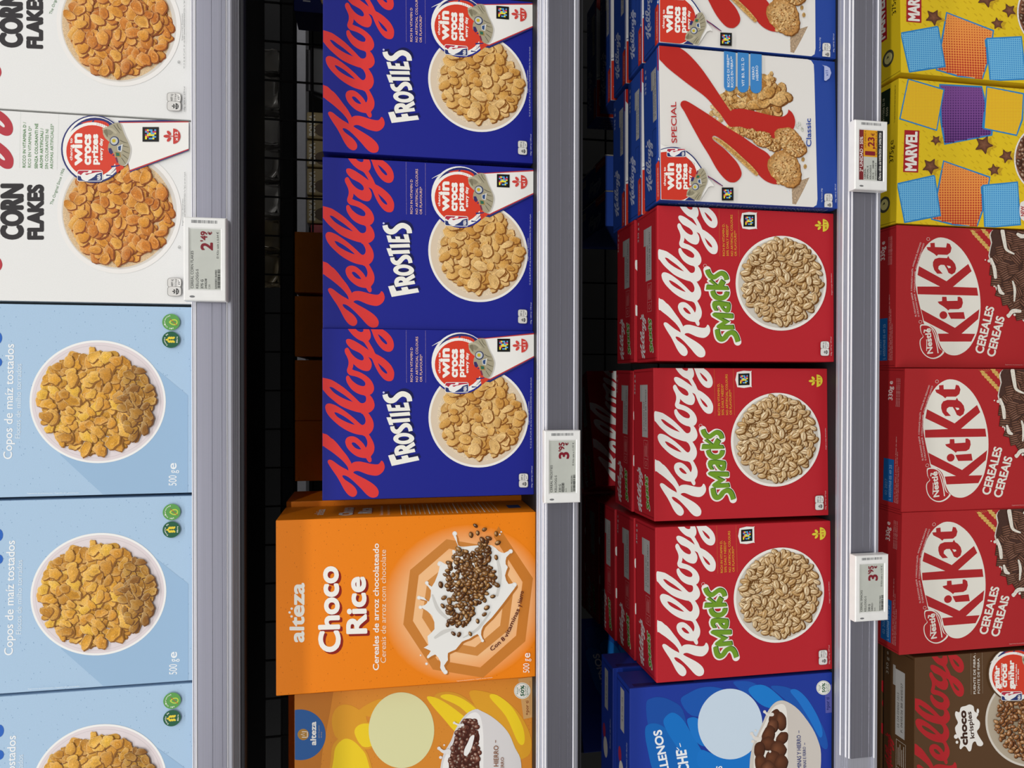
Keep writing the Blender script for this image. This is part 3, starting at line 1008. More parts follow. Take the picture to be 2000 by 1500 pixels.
put(cfb, 0.2812, 0.022, S1, 0, 'white cereal box with bowl of corn flakes, cut off by the corner of the picture', 'white corn flake boxes')

# ------------------------------------------------------------------ pale blue corn flake carton
CO = (-0.1265, 0.022, S1, 0.2035, 0.300)
def pale_blue_box():
    X, Y, s, w, h = CO
    root = empty('cereal_box')
    carton(root, w, h, 0.083, card_mat('pale_blue_card', '#ACC9E4', 0.42, '#6E93BC', 0.75))
    A = face_art(X, Y, s, w, h)
    z = Z(0, 580, 3.75)
    A.part('background_bands')
    A.poly(z([(440, 1155), (760, 1452), (1376, 1452), (1376, 720), (1140, 525)]), '#9ABBDA')
    A.part('brand_lettering')
    A.f, keep = (lambda p: p), A.f
    A.ell((w * .5, .246), .055, .040, '#1F5BB4', n=48)
    A.hand = -1.0
    A.text('altëza', (w * .5 - .040, .240), (w * .5 + .040, .240), .016, '#F2F4F6', .02)
    A.f, A.hand = keep, 1.0
    for yy, r_ in ((300, 46), (478, 36)):
        A.ell(z((-18, yy)), 9.0, r_ / 3.75, '#1F62C0')
    A.part('product_lettering')
    A.text('Copos de maíz tostados', z((88, 1188)), z((104, 345)), 17.5, '#F3F6F8', 0.008)
    A.text('Flocos de milho torrados', z((150, 1036)), z((158, 490)), 10.8, '#DDEAF4', -0.004)
    A.part('weight_lettering')
    A.text('500 g', z((1293, 1382)), z((1293, 1268)), 16, '#F3F6F8', 0.0)
    A.text('e', z((1293, 1262)), z((1293, 1216)), 17.5, '#F3F6F8', 0.012)
    A.part('plate_picture')
    c = z((716, 767))
    A.ell(c, 133, 120, '#F4F3F0', n=80)
    A.ell(c, 129, 116, '#E3D8DA', n=80, col2='#E9E1E2')
    A.ring(c, 123, 110, 0.8, '#CFC4C6')
    A.part('cereal_picture', FOOD)
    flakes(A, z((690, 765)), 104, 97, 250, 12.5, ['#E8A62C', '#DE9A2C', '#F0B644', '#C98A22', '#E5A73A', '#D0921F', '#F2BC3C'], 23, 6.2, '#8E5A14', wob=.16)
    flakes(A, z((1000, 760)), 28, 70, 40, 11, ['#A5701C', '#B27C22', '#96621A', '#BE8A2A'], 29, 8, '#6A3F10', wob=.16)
    A.part('round_seals')
    c1, c2 = z((1257, 185)), z((1256, 314))
    A.ell(c1, 17.2, 16, '#5D9E4E')
    A.ell(c2, 17.2, 16, '#1F5C3E')
    A.poly(z([(1240, 185), (1268, 165), (1296, 168), (1305, 188), (1294, 206), (1266, 206)]), '#C6D24A', smooth=2)
    A.poly(z([(1252, 186), (1270, 173), (1292, 175), (1297, 188), (1288, 199), (1268, 199)]), '#5D9E4E', smooth=2)
    A.stroke(z([(1248, 160), (1300, 210)]), '#B8402A', 1.1, raw=True)
    for i in range(3):
        for sg in (-1, 1):
            A.ell(z((1242 + i * 16, 314 + sg * 13)), 3.4, 2.2, '#E8CF3A', R(35 * sg), 10)
    A.ell(z((1228, 314)), 3.0, 1.8, '#E8CF3A', 0, 10)
    def arc(txt, c, r, a0, a1, hh, col):
        n = len(txt)
        for i, ch in enumerate(txt):
            if ch == ' ':
                continue
            a = R(a0 + (a1 - a0) * (i + .5) / n)
            d = R((a1 - a0) / n * .42)
            p = lambda t: (c[0] - r * math.cos(t), c[1] - r * math.sin(t))
            A.text(ch, p(a - d), p(a + d), hh, col, .03, step=0.000002)
        A.up()
    arc('sin colorantes', c1, 11.4, -115, 85, 3.0, '#EEF3E6')
    arc('fuente de', c2, 11.4, -60, 65, 3.0, '#EEF3E6')
    A.text('fibra', z((1306, 338)), z((1306, 290)), 3.0, '#EEF3E6', .02)
    A.part('small_print')
    A.text('Sugerencia de presentación / Sugestão de apresentação', z((206, 1440)), z((584, 1436)), 2.4, '#E6EEF4')
    A.build(root)
    return root
cob = pale_blue_box()
stand(cob, CO[0], CO[1], CO[2])
tag(cob, 'pale blue cereal box with plate of corn flakes, next to the white corn flake box', 'cereal box', 'pale blue cereal boxes')
put(cob, -0.3335, 0.022, S1, 0, 'pale blue cereal box with plate of corn flakes, middle of the three pale blue boxes', 'pale blue cereal boxes')
put(cob, -0.5400, 0.022, S1, 0, 'pale blue cereal box with plate of corn flakes, half cut off at the picture corner', 'pale blue cereal boxes')

# ------------------------------------------------------------------ deep blue carton with red script
FR = (-0.142, 0.038, S2, 0.199, 0.250, 0.6)
def deep_blue_box():
    X, Y, s, w, h, rz = FR
    root = empty('cereal_box')
    carton(root, w, h, 0.072, card_mat('deep_blue_card', '#1E258C'))
    A = face_art(X, Y, s, w, h, rz)
    z = Z(620, 620, 3.948)
    A.part('brand_lettering')
    script_logo(A, '#DE3A38')
    A.part('product_lettering')
    q = Z(740, 750, 8.82)
    F = [(160,1232),(260,1208),(303,1308),(400,1290),(385,1245),(492,1222),(515,1272),(670,1240),(697,1312),(222,1412)]
    Rl = [(290,1238),(290,1238),(268,1180),(270,1130),(295,1085),(340,1060),(390,1052),(435,1058),(465,1080),(465,1080),(600,992),(600,992),(628,1055),(628,1055),(510,1132),(510,1132),(612,1112),(612,1112),(628,1170),(628,1170)]
    Rh = [(342,1165),(342,1165),(345,1140),(375,1120),(405,1128),(422,1148),(422,1148)]
    T = [(130,575),(210,572),(222,608),(525,585),(540,648),(238,670),(248,705),(180,708)]
    I = [(180,507),(528,480),(540,542),(200,565)]
    E_ = [(130,353),(200,350),(222,410),(292,410),(280,365),(362,362),(370,405),(447,405),(422,322),(508,317),(540,458),(165,472)]
    O = [(428 + 180 * math.cos(t) + 8 * math.sin(t), 940 + 98 * math.sin(t) - 6 * math.cos(t)) for t in [i * math.pi / 20 for i in range(40)]]
    Oh = [(428 + 95 * math.cos(t), 940 + 38 * math.sin(t) - 5 * math.cos(t)) for t in [i * math.pi / 16 for i in range(32)]]
    Sa = [(230,728,72),(238,775,74),(270,812,75),(315,822,76),(355,800,78),(395,752,78),(440,714,77),(490,710,75),(530,745,72),(548,812,70)]
    Sb = [(105,178,90),(120,232,90),(160,276,90),(215,288,92),(268,268,94),(320,215,95),(375,178,94),(430,172,92),(490,198,90),(520,240,90),(530,300,90)]
    for off, col in (((26, -48), '#171A52'), ((0, 0), '#F4F2E9')):
        mv = lambda P: q([(p[0] + off[0], p[1] + off[1]) + tuple(p[2:]) for p in P])
        A.poly(mv(F), col)
        A.poly(mv(Rl), col, [mv(Rh)], smooth=3)
        A.poly(mv(O), col, [mv(Oh)])
        A.stroke(mv(Sa), col, cap=False)
        A.poly(mv(T), col)
        A.poly(mv(I), col)
        A.poly(mv(E_), col)
        A.stroke(mv(Sb), col, cap=False)
    A.ell(q((82, 146)), 2.0, 2.0, '#C8C8F0')
    A.part('claims_lettering')
    A.dots(z((687, 500)), z((684, 100)), 64, 0.4, '#D8B8C8')
    A.dots(z((835, 500)), z((833, 105)), 64, 0.4, '#D8B8C8')
    for t, x, y1 in (('RICH IN VITAMIN D', 735, 232), ('NO ARTIFICIAL COLOURS', 776, 148), ('OR FLAVOURS*', 808, 285)):
        A.text(t, z((x, 497)), z((x, y1)), 4.9, '#F0C4B4', .008)
    A.part('bowl_picture')
    c = z((1241, 772))
    bowl(A, c, 97.5, 97.5, '#F1EDE6', '#EADCC8', '#DCC9B0', 0.955)
    A.part('cereal_picture', FOOD)
    A.ell(z((1255, 775)), 84, 84, '#E6D2B4', n=50, col2='#B98A48')
    flakes(A, z((1265, 770)), 76, 74, 190, 11.0, ['#E8B566', '#DDA654', '#F0C683', '#D59B4A', '#EBC07A', '#DDAE66'], 31, 6.0, '#8A5420')
    A.part('prize_badge')
    g = Sub(0, 0, 830, 640, 1 / 10.714)
    prize_badge(A, g, '#1E258C', (z([(1180, 150), (1290, 160), (1680, 118), (1680, 308), (1330, 500), (1180, 480)]), z([(1200, 160), (1290, 160), (1680, 120), (1680, 300), (1330, 482), (1200, 470)]), z([(1200, 170), (1290, 166), (1680, 130), (1680, 291), (1330, 472), (1200, 460)])))
    A.stroke([(843.5, 676, .4), (852, 671, 1.4), (866, 664, 2.6)], '#F4F2EC')
    colour_code(A, *z((1385, 165)), *z((1483, 265)))
    portion_icon(A, z((1570, 218)), 13.6, '#D2453E', 'x11', '#F0EEE9')
    A.part('small_print')
    nutri_pill(A, *z((1550, 1200)), *z((1622, 1308)))
    A.text('Imagini a scopo dimostrativo', z((1630, 825)), z((1630, 648)), 2.2, '#C6C8E2')
    A.text('*IT, CY, ES, GR, PT, & MT, 18+ only. Enter between 06/04/2026 & 05/07/2026. For T&Cs see side of pack.', z((1648, 1010)), z((1648, 462)), 2.6, '#C6C8E2')
    A.text('100g: 1604 kJ / 378 kcal', z((1655, 1310)), z((1655, 1145)), 2.4, '#C6C8E2')
    A.build(root)
    # ingredients panel on the left side
    B = metric_art(0.072, h)
    B.part('ingredients_lettering')
    for i in range(9):
        B.text('INGREDIENTI: farina di mais, zucchero, aroma di malto d’orzo, sale, vitamine', (.008 + .0065 * i, .02), (.008 + .0065 * i, .225), .0022, '#8E92C8', step=0)
    B.build(root, 'left', 0.072)
    return root
frb = deep_blue_box()
stand(frb, FR[0], FR[1], FR[2], FR[5])
tag(frb, 'deep blue cereal box with red script, the one beside the orange choco rice box', 'cereal box', 'deep blue cereal boxes')
put(frb, 0.0572, 0.0455, S2, -0.2, 'deep blue cereal box with red script, middle of the three deep blue boxes', 'deep blue cereal boxes')
put(frb, 0.2631, 0.0474, S2, 1.2, 'deep blue cereal box with red script, the one cut off at the picture edge', 'deep blue cereal boxes')

def round_seal(A, c, r, pct='50%'):
    A.ell(c, r, r, '#EFEDE6')
    A.ring(c, r * .9, r * .9, r * .05, '#8A9A86')
    x, y = c
    A.text('ENVASE', (x - r * .52, y + r * .42), (x - r * .52, y - r * .42), r * .16, '#2F6A48', .02)
    A.text('CON', (x - r * .3, y + r * .22), (x - r * .3, y - r * .22), r * .16, '#2F6A48', .02)
    A.text(pct, (x + r * .26, y + r * .68), (x + r * .26, y - r * .68), r * .46, '#1F5A3A', .04)
    A.text('DE CARTÓN', (x + r * .5, y + r * .6), (x + r * .5, y - r * .6), r * .16, '#2F6A48', .02)
    A.text('RECICLADO', (x + r * .72, y + r * .5), (x + r * .72, y - r * .5), r * .16, '#2F6A48', .02)

# ------------------------------------------------------------------ orange choco rice carton
RI = (-0.3603, 0.0280, S2, 0.199, 0.300)
def orange_box():
    X, Y, s, w, h = RI
    root = empty('cereal_box')
    carton(root, w, h, 0.083, card_mat('orange_card', '#F08412', 0.42, '#B4560A', 0.8))
    A = face_art(X, Y, s, w, h)
    z = Z(520, 970, 3.636)
    A.part('background_spiral', INK)
    A.f, keep = (lambda p: p), A.f
    P = keep(z((1420, 760)))
    n = 40
    for r0, r1, c0, c1 in ((.0, .062, '#F6C08A', '#F6C08A'), (.062, .094, '#F6C08A', '#F08412')):
        for i in range(n):
            a, b = 2 * math.pi * i / n, 2 * math.pi * (i + 1) / n
            q = [(P[0] + r * math.cos(t), P[1] + r * math.sin(t) * 1.05) for r, t in ((r0, a), (r1, a), (r1, b), (r0, b))]
            A.tri([q[0], q[1], q[2]], (hx(c0), hx(c1), hx(c1)))
            A.tri([q[0], q[2], q[3]], (hx(c0), hx(c1), hx(c0)))
    A.up()
    A.f = keep
    sp = []
    for k in range(25):
        a = R(-62 + 45 * k)
        r_ = 575 - 19.5 * k
        sp.append(z((1400 + r_ * math.cos(a) * .86, 755 + r_ * math.sin(a))))
    wd = [80 - 1.4 * k for k in range(25)]
    for k in range(24):
        c = (z((1400, 755)))
        def rad(p, d):
            L = math.hypot(p[0] - c[0], p[1] - c[1])
            return (p[0] + (p[0] - c[0]) / L * d, p[1] + (p[1] - c[1]) / L * d)
        a, b = sp[k], sp[k + 1]
        d0, d1 = wd[k] / 3.636 / 2, wd[k + 1] / 3.636 / 2
        A.poly([rad(a, d0), rad(b, d1), rad(b, -d1), rad(a, -d0)], mix('#C97A2C', '#D89A56', k / 24), step=0)
    A.up()
    A.part('brand_lettering')
    A.text('alteza', z((270, 1035)), z((272, 612)), 29, '#F4F2EA', .035)
    for p in ((181, 795), (166, 822), (180, 850)):
        A.ell(z(p), 2.4, 2.4, '#F4F2EA', n=12)
    A.part('product_lettering')
    for off, col in (((4.6, 4.2), '#8E1E16'), ((0, 0), '#F6F3EC')):
        A.text('Choco', z((530, 1102)), z((512, 492)), 43, col, .036, off=off)
        A.text('Rice', z((718, 972)), z((706, 566)), 41, col, .036, off=off)
    A.text('Cereales de arroz chocolateado', z((800, 1232)), z((800, 332)), 11.8, '#F6F1E8', .018)
    A.text('Cereais de arroz com chocolate', z((850, 1180)), z((850, 376)), 10.8, '#F4DCC0', .0)
    A.part('milk_picture')
    M = [(1335,255),(1352,290),(1362,345),(1400,355),(1450,350),(1510,345),(1600,345),(1650,385),(1690,400),(1735,375),(1745,390),(1705,430),(1700,480),(1715,500),(1695,560),(1720,620),(1760,610),(1772,635),(1740,680),(1680,760),(1600,860),(1540,920),(1525,980),(1545,1025),(1520,1010),(1500,975),(1440,1010),(1390,1030),(1345,1085),(1290,1110),(1290,1160),(1262,1200),(1285,1245),(1262,1255),(1235,1215),(1238,1175),(1200,1120),(1150,1148),(1142,1132),(1168,1095),(1118,1072),(1152,1052),(1145,990),(1195,940),(1178,845),(1110,792),(1085,782),(1128,768),(1145,740),(1085,725),(1082,710),(1120,715),(1155,745),(1170,665),(1130,620),(1140,605),(1175,640),(1215,560),(1232,490),(1220,465),(1240,460),(1300,490),(1330,450),(1320,385),(1335,380),(1360,400),(1358,340),(1330,280)]
    A.poly(z([(p[0] + 14, p[1] + 10) for p in M]), '#B9722E', smooth=2)
    A.poly(z(M), '#EDECE8', smooth=2)
    for p, r_ in (((1338, 262), 4.6), ((1230, 478), 4.2), ((1140, 612), 3.6), ((1084, 717), 3.8), ((1095, 785), 3.6), ((1735, 388), 4.2), ((1762, 625), 4.6), ((1272, 1245), 4.4), ((1138, 1186), 2.6), ((1096, 1126), 1.6), ((1535, 1022), 3.0), ((1668, 250), 1.6), ((1658, 268), 1.6)):
        A.ell(z(p), r_, r_, '#E4E2DE', col2='#F8F7F4', n=14)
    for q in ([(1180,700,14),(1220,800,24),(1290,870,16)], [(1640,440,16),(1660,560,26),(1640,700,18)], [(1200,1000,18),(1260,960,28),(1330,940,10)], [(1400,1000,8),(1500,940,20),(1590,820,10)]):
        A.stroke(z(q), '#D3D1CC')
    A.part('cereal_picture', FOOD)
    pal = ['#8E5A22', '#7A4A1C', '#A5702E', '#6B3E16', '#B5854A', '#5C3412']
    for c, rx, ry, n_, sd_ in (((1420, 560), 42, 52, 130, 3), ((1480, 600), 38, 44, 110, 4), ((1370, 800), 26, 32, 60, 5), ((1540, 390), 14, 22, 26, 6)):
        grains(A, z(c), rx, ry, n_, 5.2, pal, sd_, 3.0, '#33190A', .66)
    for p in ((1482,203),(1545,230),(1497,255),(1450,268),(1628,260),(1575,292),(1530,305),(1640,325),(1628,428),(1235,622),(1258,714),(1612,530),(1562,785),(1545,832),(1497,880),(1445,970),(1365,975),(1325,968),(1605,705),(1632,622),(1362,370),(1285,905),(1250,772)):
        grains(A, z(p), .1, .1, 1, 5.6, pal, int(p[0]), 0, '#33190A', .6)
    A.part('claims_lettering')
    A.text('Con 8', z((1602, 1096)), z((1698, 1012)), 8.6, '#5A2018', .02)
    A.text('vitaminas', z((1710, 1000)), z((1800, 800)), 8.6, '#5A2018', .02)
    A.text('y hierro', z((1806, 782)), z((1828, 670)), 8.6, '#5A2018', .02)
    A.text('500 g', z((1866, 1246)), z((1866, 1146)), 12.5, '#F6F1E8')
    A.text('e', z((1872, 1140)), z((1872, 1106)), 15, '#F6F1E8', .012)
    A.text('Sugerencia de presentación / Sugestão de apresentação', z((1352, 1308)), z((1606, 1282)), 1.8, '#F6E4CC')
    A.build(root)
    B = metric_art(0.083, h)
    B.part('side_lettering')
    B.text('altëza', (.024, .250), (.060, .250), .011, '#E8DCCC', .02)
    for o_, c_ in ((-.0012, '#8E1E16'), (0, '#F0E8DC')):
        B.text('Choco', (.016, .216 + o_), (.068, .216 + o_), .016, c_, .05)
        B.text('Rice', (.024, .194 + o_), (.060, .194 + o_), .016, c_, .05)
    B.text('Cereales de arroz chocolateado', (.010, .181), (.072, .181), .004, '#F0E4D4')
    B.text('Cereais de arroz com chocolate', (.010, .173), (.072, .173), .004, '#E8CDAA')
    for i in range(22):
        B.poly([(.008, .160 - i * .0055), (.074, .160 - i * .0055), (.074, .1587 - i * .0055), (.008, .1587 - i * .0055)], '#E9B989' if i % 6 else '#F4E6D4', step=0)
    B.up()
    B.poly([(.030, .012), (.050, .012), (.050, .028), (.030, .028)], '#2C4A7A')
    B.build(root, 'right', w)
    return root
rib = orange_box()
stand(rib, RI[0], RI[1], RI[2])
tag(rib, 'orange cereal box with white milk splash and brown puffed rice', 'cereal box', 'orange choco rice boxes')
put(rib, -0.3545, 0.1165, S2, 0, 'orange cereal box directly behind the choco rice box with the milk splash', 'orange choco rice boxes')
put(rib, -0.5650, 0.1330, S2, 0, 'orange cereal box standing behind the box with yellow brush strokes', 'orange choco rice boxes')
side = empty('cereal_box')
carton(side, 0.083, 0.300, 0.19, bpy.data.materials['orange_card'])
for i, (x, t) in enumerate(((-0.1425, 'orange carton side in the shade, nearest the choco rice box'), (-0.0590, 'orange carton side in the shade, second of four from the choco rice box'), (0.0290, 'orange carton side in the shade, third of four from the choco rice box'), (0.1170, 'orange carton side in the shade, beside the lit strip behind the mesh'))):
    o = side if i == 0 else copy_tree(side)
    stand(o, x, 0.205, S2)
    tag(o, t, 'cereal box', 'orange cartons turned sideways')

# ------------------------------------------------------------------ orange box with yellow brush strokes
MO = (-0.5665, 0.0450, S2, 0.199, 0.282)
def bowl_of_balls(A, z, bowl_pts, inner, heap, cols, seed, size):
    A.poly(z(bowl_pts), '#D9D6D6', smooth=3)
    A.poly(z(inner), '#EFEDEB', smooth=3)
    A.part('cereal_picture', FOOD)
    A.poly(z(heap), cols[-1], smooth=2)
    xs, ys = [p[0] for p in heap], [p[1] for p in heap]
    def inside(p):
        x, y = p
        ins = False
        H = z(heap)
        for (x1, y1), (x2, y2) in zip(H, H[1:] + H[:1]):
            if (y1 > y) != (y2 > y) and x < (x2 - x1) * (y - y1) / (y2 - y1) + x1:
                ins = not ins
        return ins
    a, b = z((min(xs), min(ys))), z((max(xs), max(ys)))
    grains(A, ((a[0] + b[0]) / 2, (a[1] + b[1]) / 2), (b[0] - a[0]) * .6, (b[1] - a[1]) * .6, 260, size, cols, seed, size * .85, cols[-1], .8, inside=inside)
def brush_box():
    X, Y, s, w, h = MO
    root = empty('cereal_box')
    carton(root, w, h, 0.083, card_mat('amber_card', '#D88A30', 0.45, '#A8601A', 0.7))
    A = face_art(X, Y, s, w, h)
    z = Z(520, 1300, 3.333)
    A.part('background_strokes')
    A.poly(z([(180, 180), (440, 150), (415, 300), (385, 450), (365, 560), (350, 700), (350, 1200), (180, 1200)]), '#C0762A')
    T, Yl = '#DE9C2C', '#F0CE28'
    for P, c in (([(430,330),(470,265),(540,255),(610,290),(650,330),(650,460),(480,480),(435,420)], T), ([(600,300),(680,240),(760,220),(700,330)], T),
                 ([(560,450),(585,385),(650,365),(710,400),(710,520),(620,540)], T), ([(575,440),(595,392),(650,376),(700,400),(700,510),(625,525)], Yl),
                 ([(422,600),(436,515),(495,460),(560,468),(620,520),(670,600),(680,760),(430,760)], T), ([(440,600),(455,525),(505,478),(555,484),(605,525),(655,600),(665,760),(440,760)], Yl),
                 ([(1100,190),(1190,170),(1290,205),(1420,320),(1480,420),(1380,500),(1250,420),(1120,260)], '#D79A30'), ([(1320,178),(1420,168),(1550,220),(1660,330),(1725,480),(1700,590),(1560,600),(1420,360)], '#DFA02C'),
                 ([(1045,210),(1120,215),(1250,300),(1340,390),(1250,440),(1150,340)], Yl), ([(1135,205),(1190,186),(1290,222),(1400,312),(1460,400),(1380,380),(1260,268)], Yl),
                 ([(1455,205),(1500,190),(1600,270),(1670,400),(1680,500),(1640,500),(1560,330)], Yl)):
        A.poly(z(P), c, smooth=4)
    A.ell(z((880, 420)), 64, 74, '#DEDCA8', n=60)
    A.part('brand_seal')
    A.ell(z((222, 450)), 49.5, 49.5, '#2F5E9E', n=60)
    A.ell(z((241, 448)), 11, 11, '#B0813C', n=30)
    A.stroke(z([(262, 466), (232, 466), (250, 456), (226, 448), (250, 440), (232, 430), (262, 430)]), '#F2EEE6', 1.3, raw=True)
    A.stroke(z([(268, 466), (268, 430)]), '#F2EEE6', 1.3, raw=True)
    A.text('alteza', z((325, 518)), z((325, 364)), 11.5, '#F0EEEA', .035)
    A.text('para la gente', z((346, 470)), z((346, 388)), 2.6, '#B9A890')
    A.text('de hoy', z((362, 470)), z((362, 430)), 2.6, '#B9A890')
    A.part('recycling_seal')
    A.poly(z([(1640, 85), (1736, 72), (1736, 335), (1675, 348)]), '#CFA066')
    A.text('+por ti', z((1708, 322)), z((1708, 228)), 6.5, '#7A3A18', .02)
    for x in (1714, 1722):
        A.stroke(z([(x, 320), (x, 100)]), '#8A5428', .4, raw=True)
    round_seal(A, z((1666, 163)), 16)
    A.part('bowl_picture')
    q = Z(830, 1310, 7.896)
    bowl_of_balls(A, q, [(780,590),(870,620),(1020,700),(1180,830),(1300,980),(1390,1190),(1470,1350),(1490,1600),(1470,1900),(1380,2100),(1180,2350),(870,2560),(780,2600),(560,2400),(330,2050),(230,1700),(240,1480),(290,1270),(400,1080),(470,900),(620,680)],
                  [(750,640),(820,660),(870,760),(900,1000),(900,1500),(890,2000),(830,2450),(700,2480),(520,2250),(330,1900),(270,1600),(300,1350),(440,1080),(560,820),(660,690)],
                  [(590,750),(700,735),(790,770),(800,850),(760,900),(830,960),(840,1060),(800,1180),(840,1250),(830,1700),(800,2200),(640,2300),(420,1900),(370,1480),(375,1380),(440,1100),(500,920),(560,870)], ['#6A3C30', '#7C4A3C', '#8C5848', '#5A3026', '#4A241C'], 41, 5.0)
    A.part('milk_picture')
    A.poly(q([(700,1010),(760,990),(740,1100),(710,1200),(650,1300),(600,1290),(610,1200),(660,1100)]), '#EFEDEB', smooth=3)
    for p, r_ in (((450, 798), 2.6), ((215, 1190), 3.4), ((295, 1140), 1.8), ((240, 1330), 3.0)):
        A.ell(q(p), r_, r_, '#E4E2E0', n=12)
    A.stroke(q([(450, 798, 22), (520, 830, 30), (580, 830, 44)]), '#E4E2E0')
    A.stroke(q([(215, 1190, 36), (280, 1240, 50), (360, 1240, 80)]), '#E4E2E0')
    A.part('bowl_lettering')
    A.text('CON VITAMINAS Y HIERRO', q((1130, 2300)), q((1130, 1150)), 9.5, '#8A5A3C', .01)
    A.text('COM VITAMINAS E FERRO', q((1215, 2180)), q((1215, 1330)), 6.5, '#8A5A3C', .008)
    A.text('-', q((1110, 1105)), q((1110, 1065)), 9.5, '#8A5A3C')
    A.build(root)
    return root
mob = brush_box()
stand(mob, MO[0], MO[1], MO[2])
tag(mob, 'amber cereal box with yellow brush strokes and a bowl of chocolate balls', 'cereal box')

# ------------------------------------------------------------------ red carton with white script
SM = (0.0215, 0.0267, S3, 0.193, 0.242, 0.8)
def date_sticker(A, x0, y0, x1, y1, skew, col='#B9B6B4'):
    """pale printed patch with two lines of stamped code on a lid"""
    A.poly([(x0, y0), (x1, y0 + skew), (x1, y1 + skew), (x0, y1)], col)
def red_box():
    X, Y, s, w, h, rz = SM
    d = 0.0715
    root = empty('cereal_box')
    carton(root, w, h, d, card_mat('red_card', '#B8242E'))
    A = face_art(X, Y, s, w, h, rz)
    z = Z(1130, 390, 3.7736)
    A.part('brand_lettering')
    script_logo(A, '#EDEBE6', 0.955, dv=-0.002)
    A.part('product_lettering')
    q = Z(1360, 520, 9.375)
    G = [('s', [(375,1160,84),(385,1240,86),(410,1310,88),(455,1340,88),(510,1318,88),(560,1252,88),(620,1216,86),(680,1228,86),(725,1290,84),(755,1385,82)]),
         ('p', [(285,880),(310,857),(400,858),(650,875),(667,890),(667,960),(455,945),(605,1020),(500,1085),(670,1080),(688,1160),(450,1160),(380,1135),(362,1105),(385,1075),(480,1015),(300,910)], None),
         ('p', [(300,650),(340,640),(450,645),(600,672),(618,720),(610,800),(590,850),(540,850),(490,820),(450,770),(420,720),(370,725),(360,760),(400,820),(330,815),(295,760),(283,700)], [(488,735),(555,738),(545,765),(520,782),(500,765)]),
         ('s', [(290,452,80),(310,520,84),(360,572,86),(430,590,88),(500,574,88),(542,530,88),(552,472,86)]),
         ('p', [(183,340),(335,358),(220,270),(262,240),(385,350),(445,240),(525,300),(490,370),(560,375),(590,440),(170,430)], None),
         ('s', [(195,68,84),(215,130,84),(260,190,84),(320,204,84),(380,166,84),(440,132,84),(500,150,84),(535,200,82),(548,255,80)])]
    for it in G:
        if it[0] == 's':
            P = crom([p for p in it[1]], 4, False)
            A.stroke(q([(p[0], p[1], p[2] + 56) for p in P]), '#F0EEE8', raw=True)
        else:
            A.poly(q(it[1]), '#F0EEE8')
            A.outline(q(it[1]), 56 / 9.375, '#F0EEE8')
    A.up(0.00003)
    for off, col in (((16, -10), '#2F5A22'), ((0, 0), '#719A2A')):
        for it in G:
            mv = lambda P: q([(p[0] + off[0], p[1] + off[1]) + tuple(p[2:]) for p in P])
            if it[0] == 's':
                A.stroke(mv([(a, b, c - (6 if off[0] else 0)) for a, b, c in it[1]]), col, cap=False)
            else:
                A.poly(mv(it[1]), col, [mv(it[2])] if it[2] else [])
    A.ring(z((931, 488)), 3.2, 3.2, .6, '#E8C8C8', 14)
    A.part('claims_lettering')
    A.dots(z((1040, 416)), z((1034, 70)), 60, .38, '#D8A040')
    A.dots(z((1185, 418)), z((1177, 78)), 60, .38, '#D8A040')
    for t, x, y1 in (('RICH IN VITAMIN D,', 1078, 178), ('50% DAILY NEEDS*', 1106, 184), ('NO ARTIFICIAL COLOURS', 1138, 112), ('OR FLAVOURS**', 1165, 228)):
        A.text(t, z((x, 416)), z((x - 4, y1)), 4.6, '#E3A63A', .008)
    A.poly(z([(1203, 100), (1306, 97), (1311, 103), (1312, 208), (1306, 214), (1206, 212)]), '#EDEBE6', smooth=2)
    colour_code(A, *z((1214, 112)), *z((1298, 200)))
    portion_icon(A, z((1798, 190)), 12.4, '#DCCB3C', 'x11', '#B8242E')
    A.part('bowl_picture')
    b = Z(1420, 460, 6)
    bowl(A, b((630, 560)), 88.7, 92.5, '#EFEBE4', '#D9CFBE', '#CFC8BC', 0.945)
    A.part('cereal_picture', FOOD)
    grains(A, b((632, 540)), 74, 80, 330, 8.6, ['#EBCB9A', '#E2BE88', '#F2D9AE', '#D6AC70', '#EED2A2'], 51, 5.4, '#6E4518', .56, '#9A6A30')
    A.part('small_print')
    nutri_pill(A, *z((1775, 1043)), *z((1840, 1150)))
    A.text('Imagini a scopo dimostrativo', z((1862, 704)), z((1858, 545)), 2.2, '#E4B8B8')
    A.text('100g: 1597 kJ / 377 kcal', z((1858, 1150)), z((1856, 1012)), 2.4, '#E4B8B8')
    A.build(root)
    # lid
    T = metric_art(w, d)
    T.part('lid_lettering')
    T.poly([(.104, .020), (.172, .020), (.172, .040), (.104, .040)], '#B4B0AE')
    T.poly([(.150, .040), (.172, .040), (.172, .047), (.150, .047)], '#A9A5A3')
    T.text('L6 072 034003 0027', (.112, .032), (.150, .032), .0035, '#5A5654', .01)
    T.text('P. 13/02/26 BB 13/05/27', (.112, .025), (.166, .025), .0035, '#4A4644', .01)
    T.outline([(.064, .020), (.100, .020), (.100, .034), (.064, .034)], .0005, '#D8908E')
    T.stroke([(.076, .020), (.076, .034)], '#D8908E', .0005, raw=True)
    T.ring((.070, .027), .003, .003, .0006, '#D8908E', 14)
    for i in range(4):
        T.poly([(.079, .023 + i * .0024), (.097 - .004 * (i % 2), .023 + i * .0024), (.097 - .004 * (i % 2), .0238 + i * .0024), (.079, .0238 + i * .0024)], '#D8908E', step=0)
    T.up()
    script_logo(T, '#D6CFCF', 0.26, at=(.056, .060), s_tail=True)
    sx = lambda P: [(.012 + (1400 - p[1]) / 1400 * .044, .014 + (800 - p[0]) / 800 * .020) + tuple(v * 3.2e-5 for v in p[2:]) for p in P]
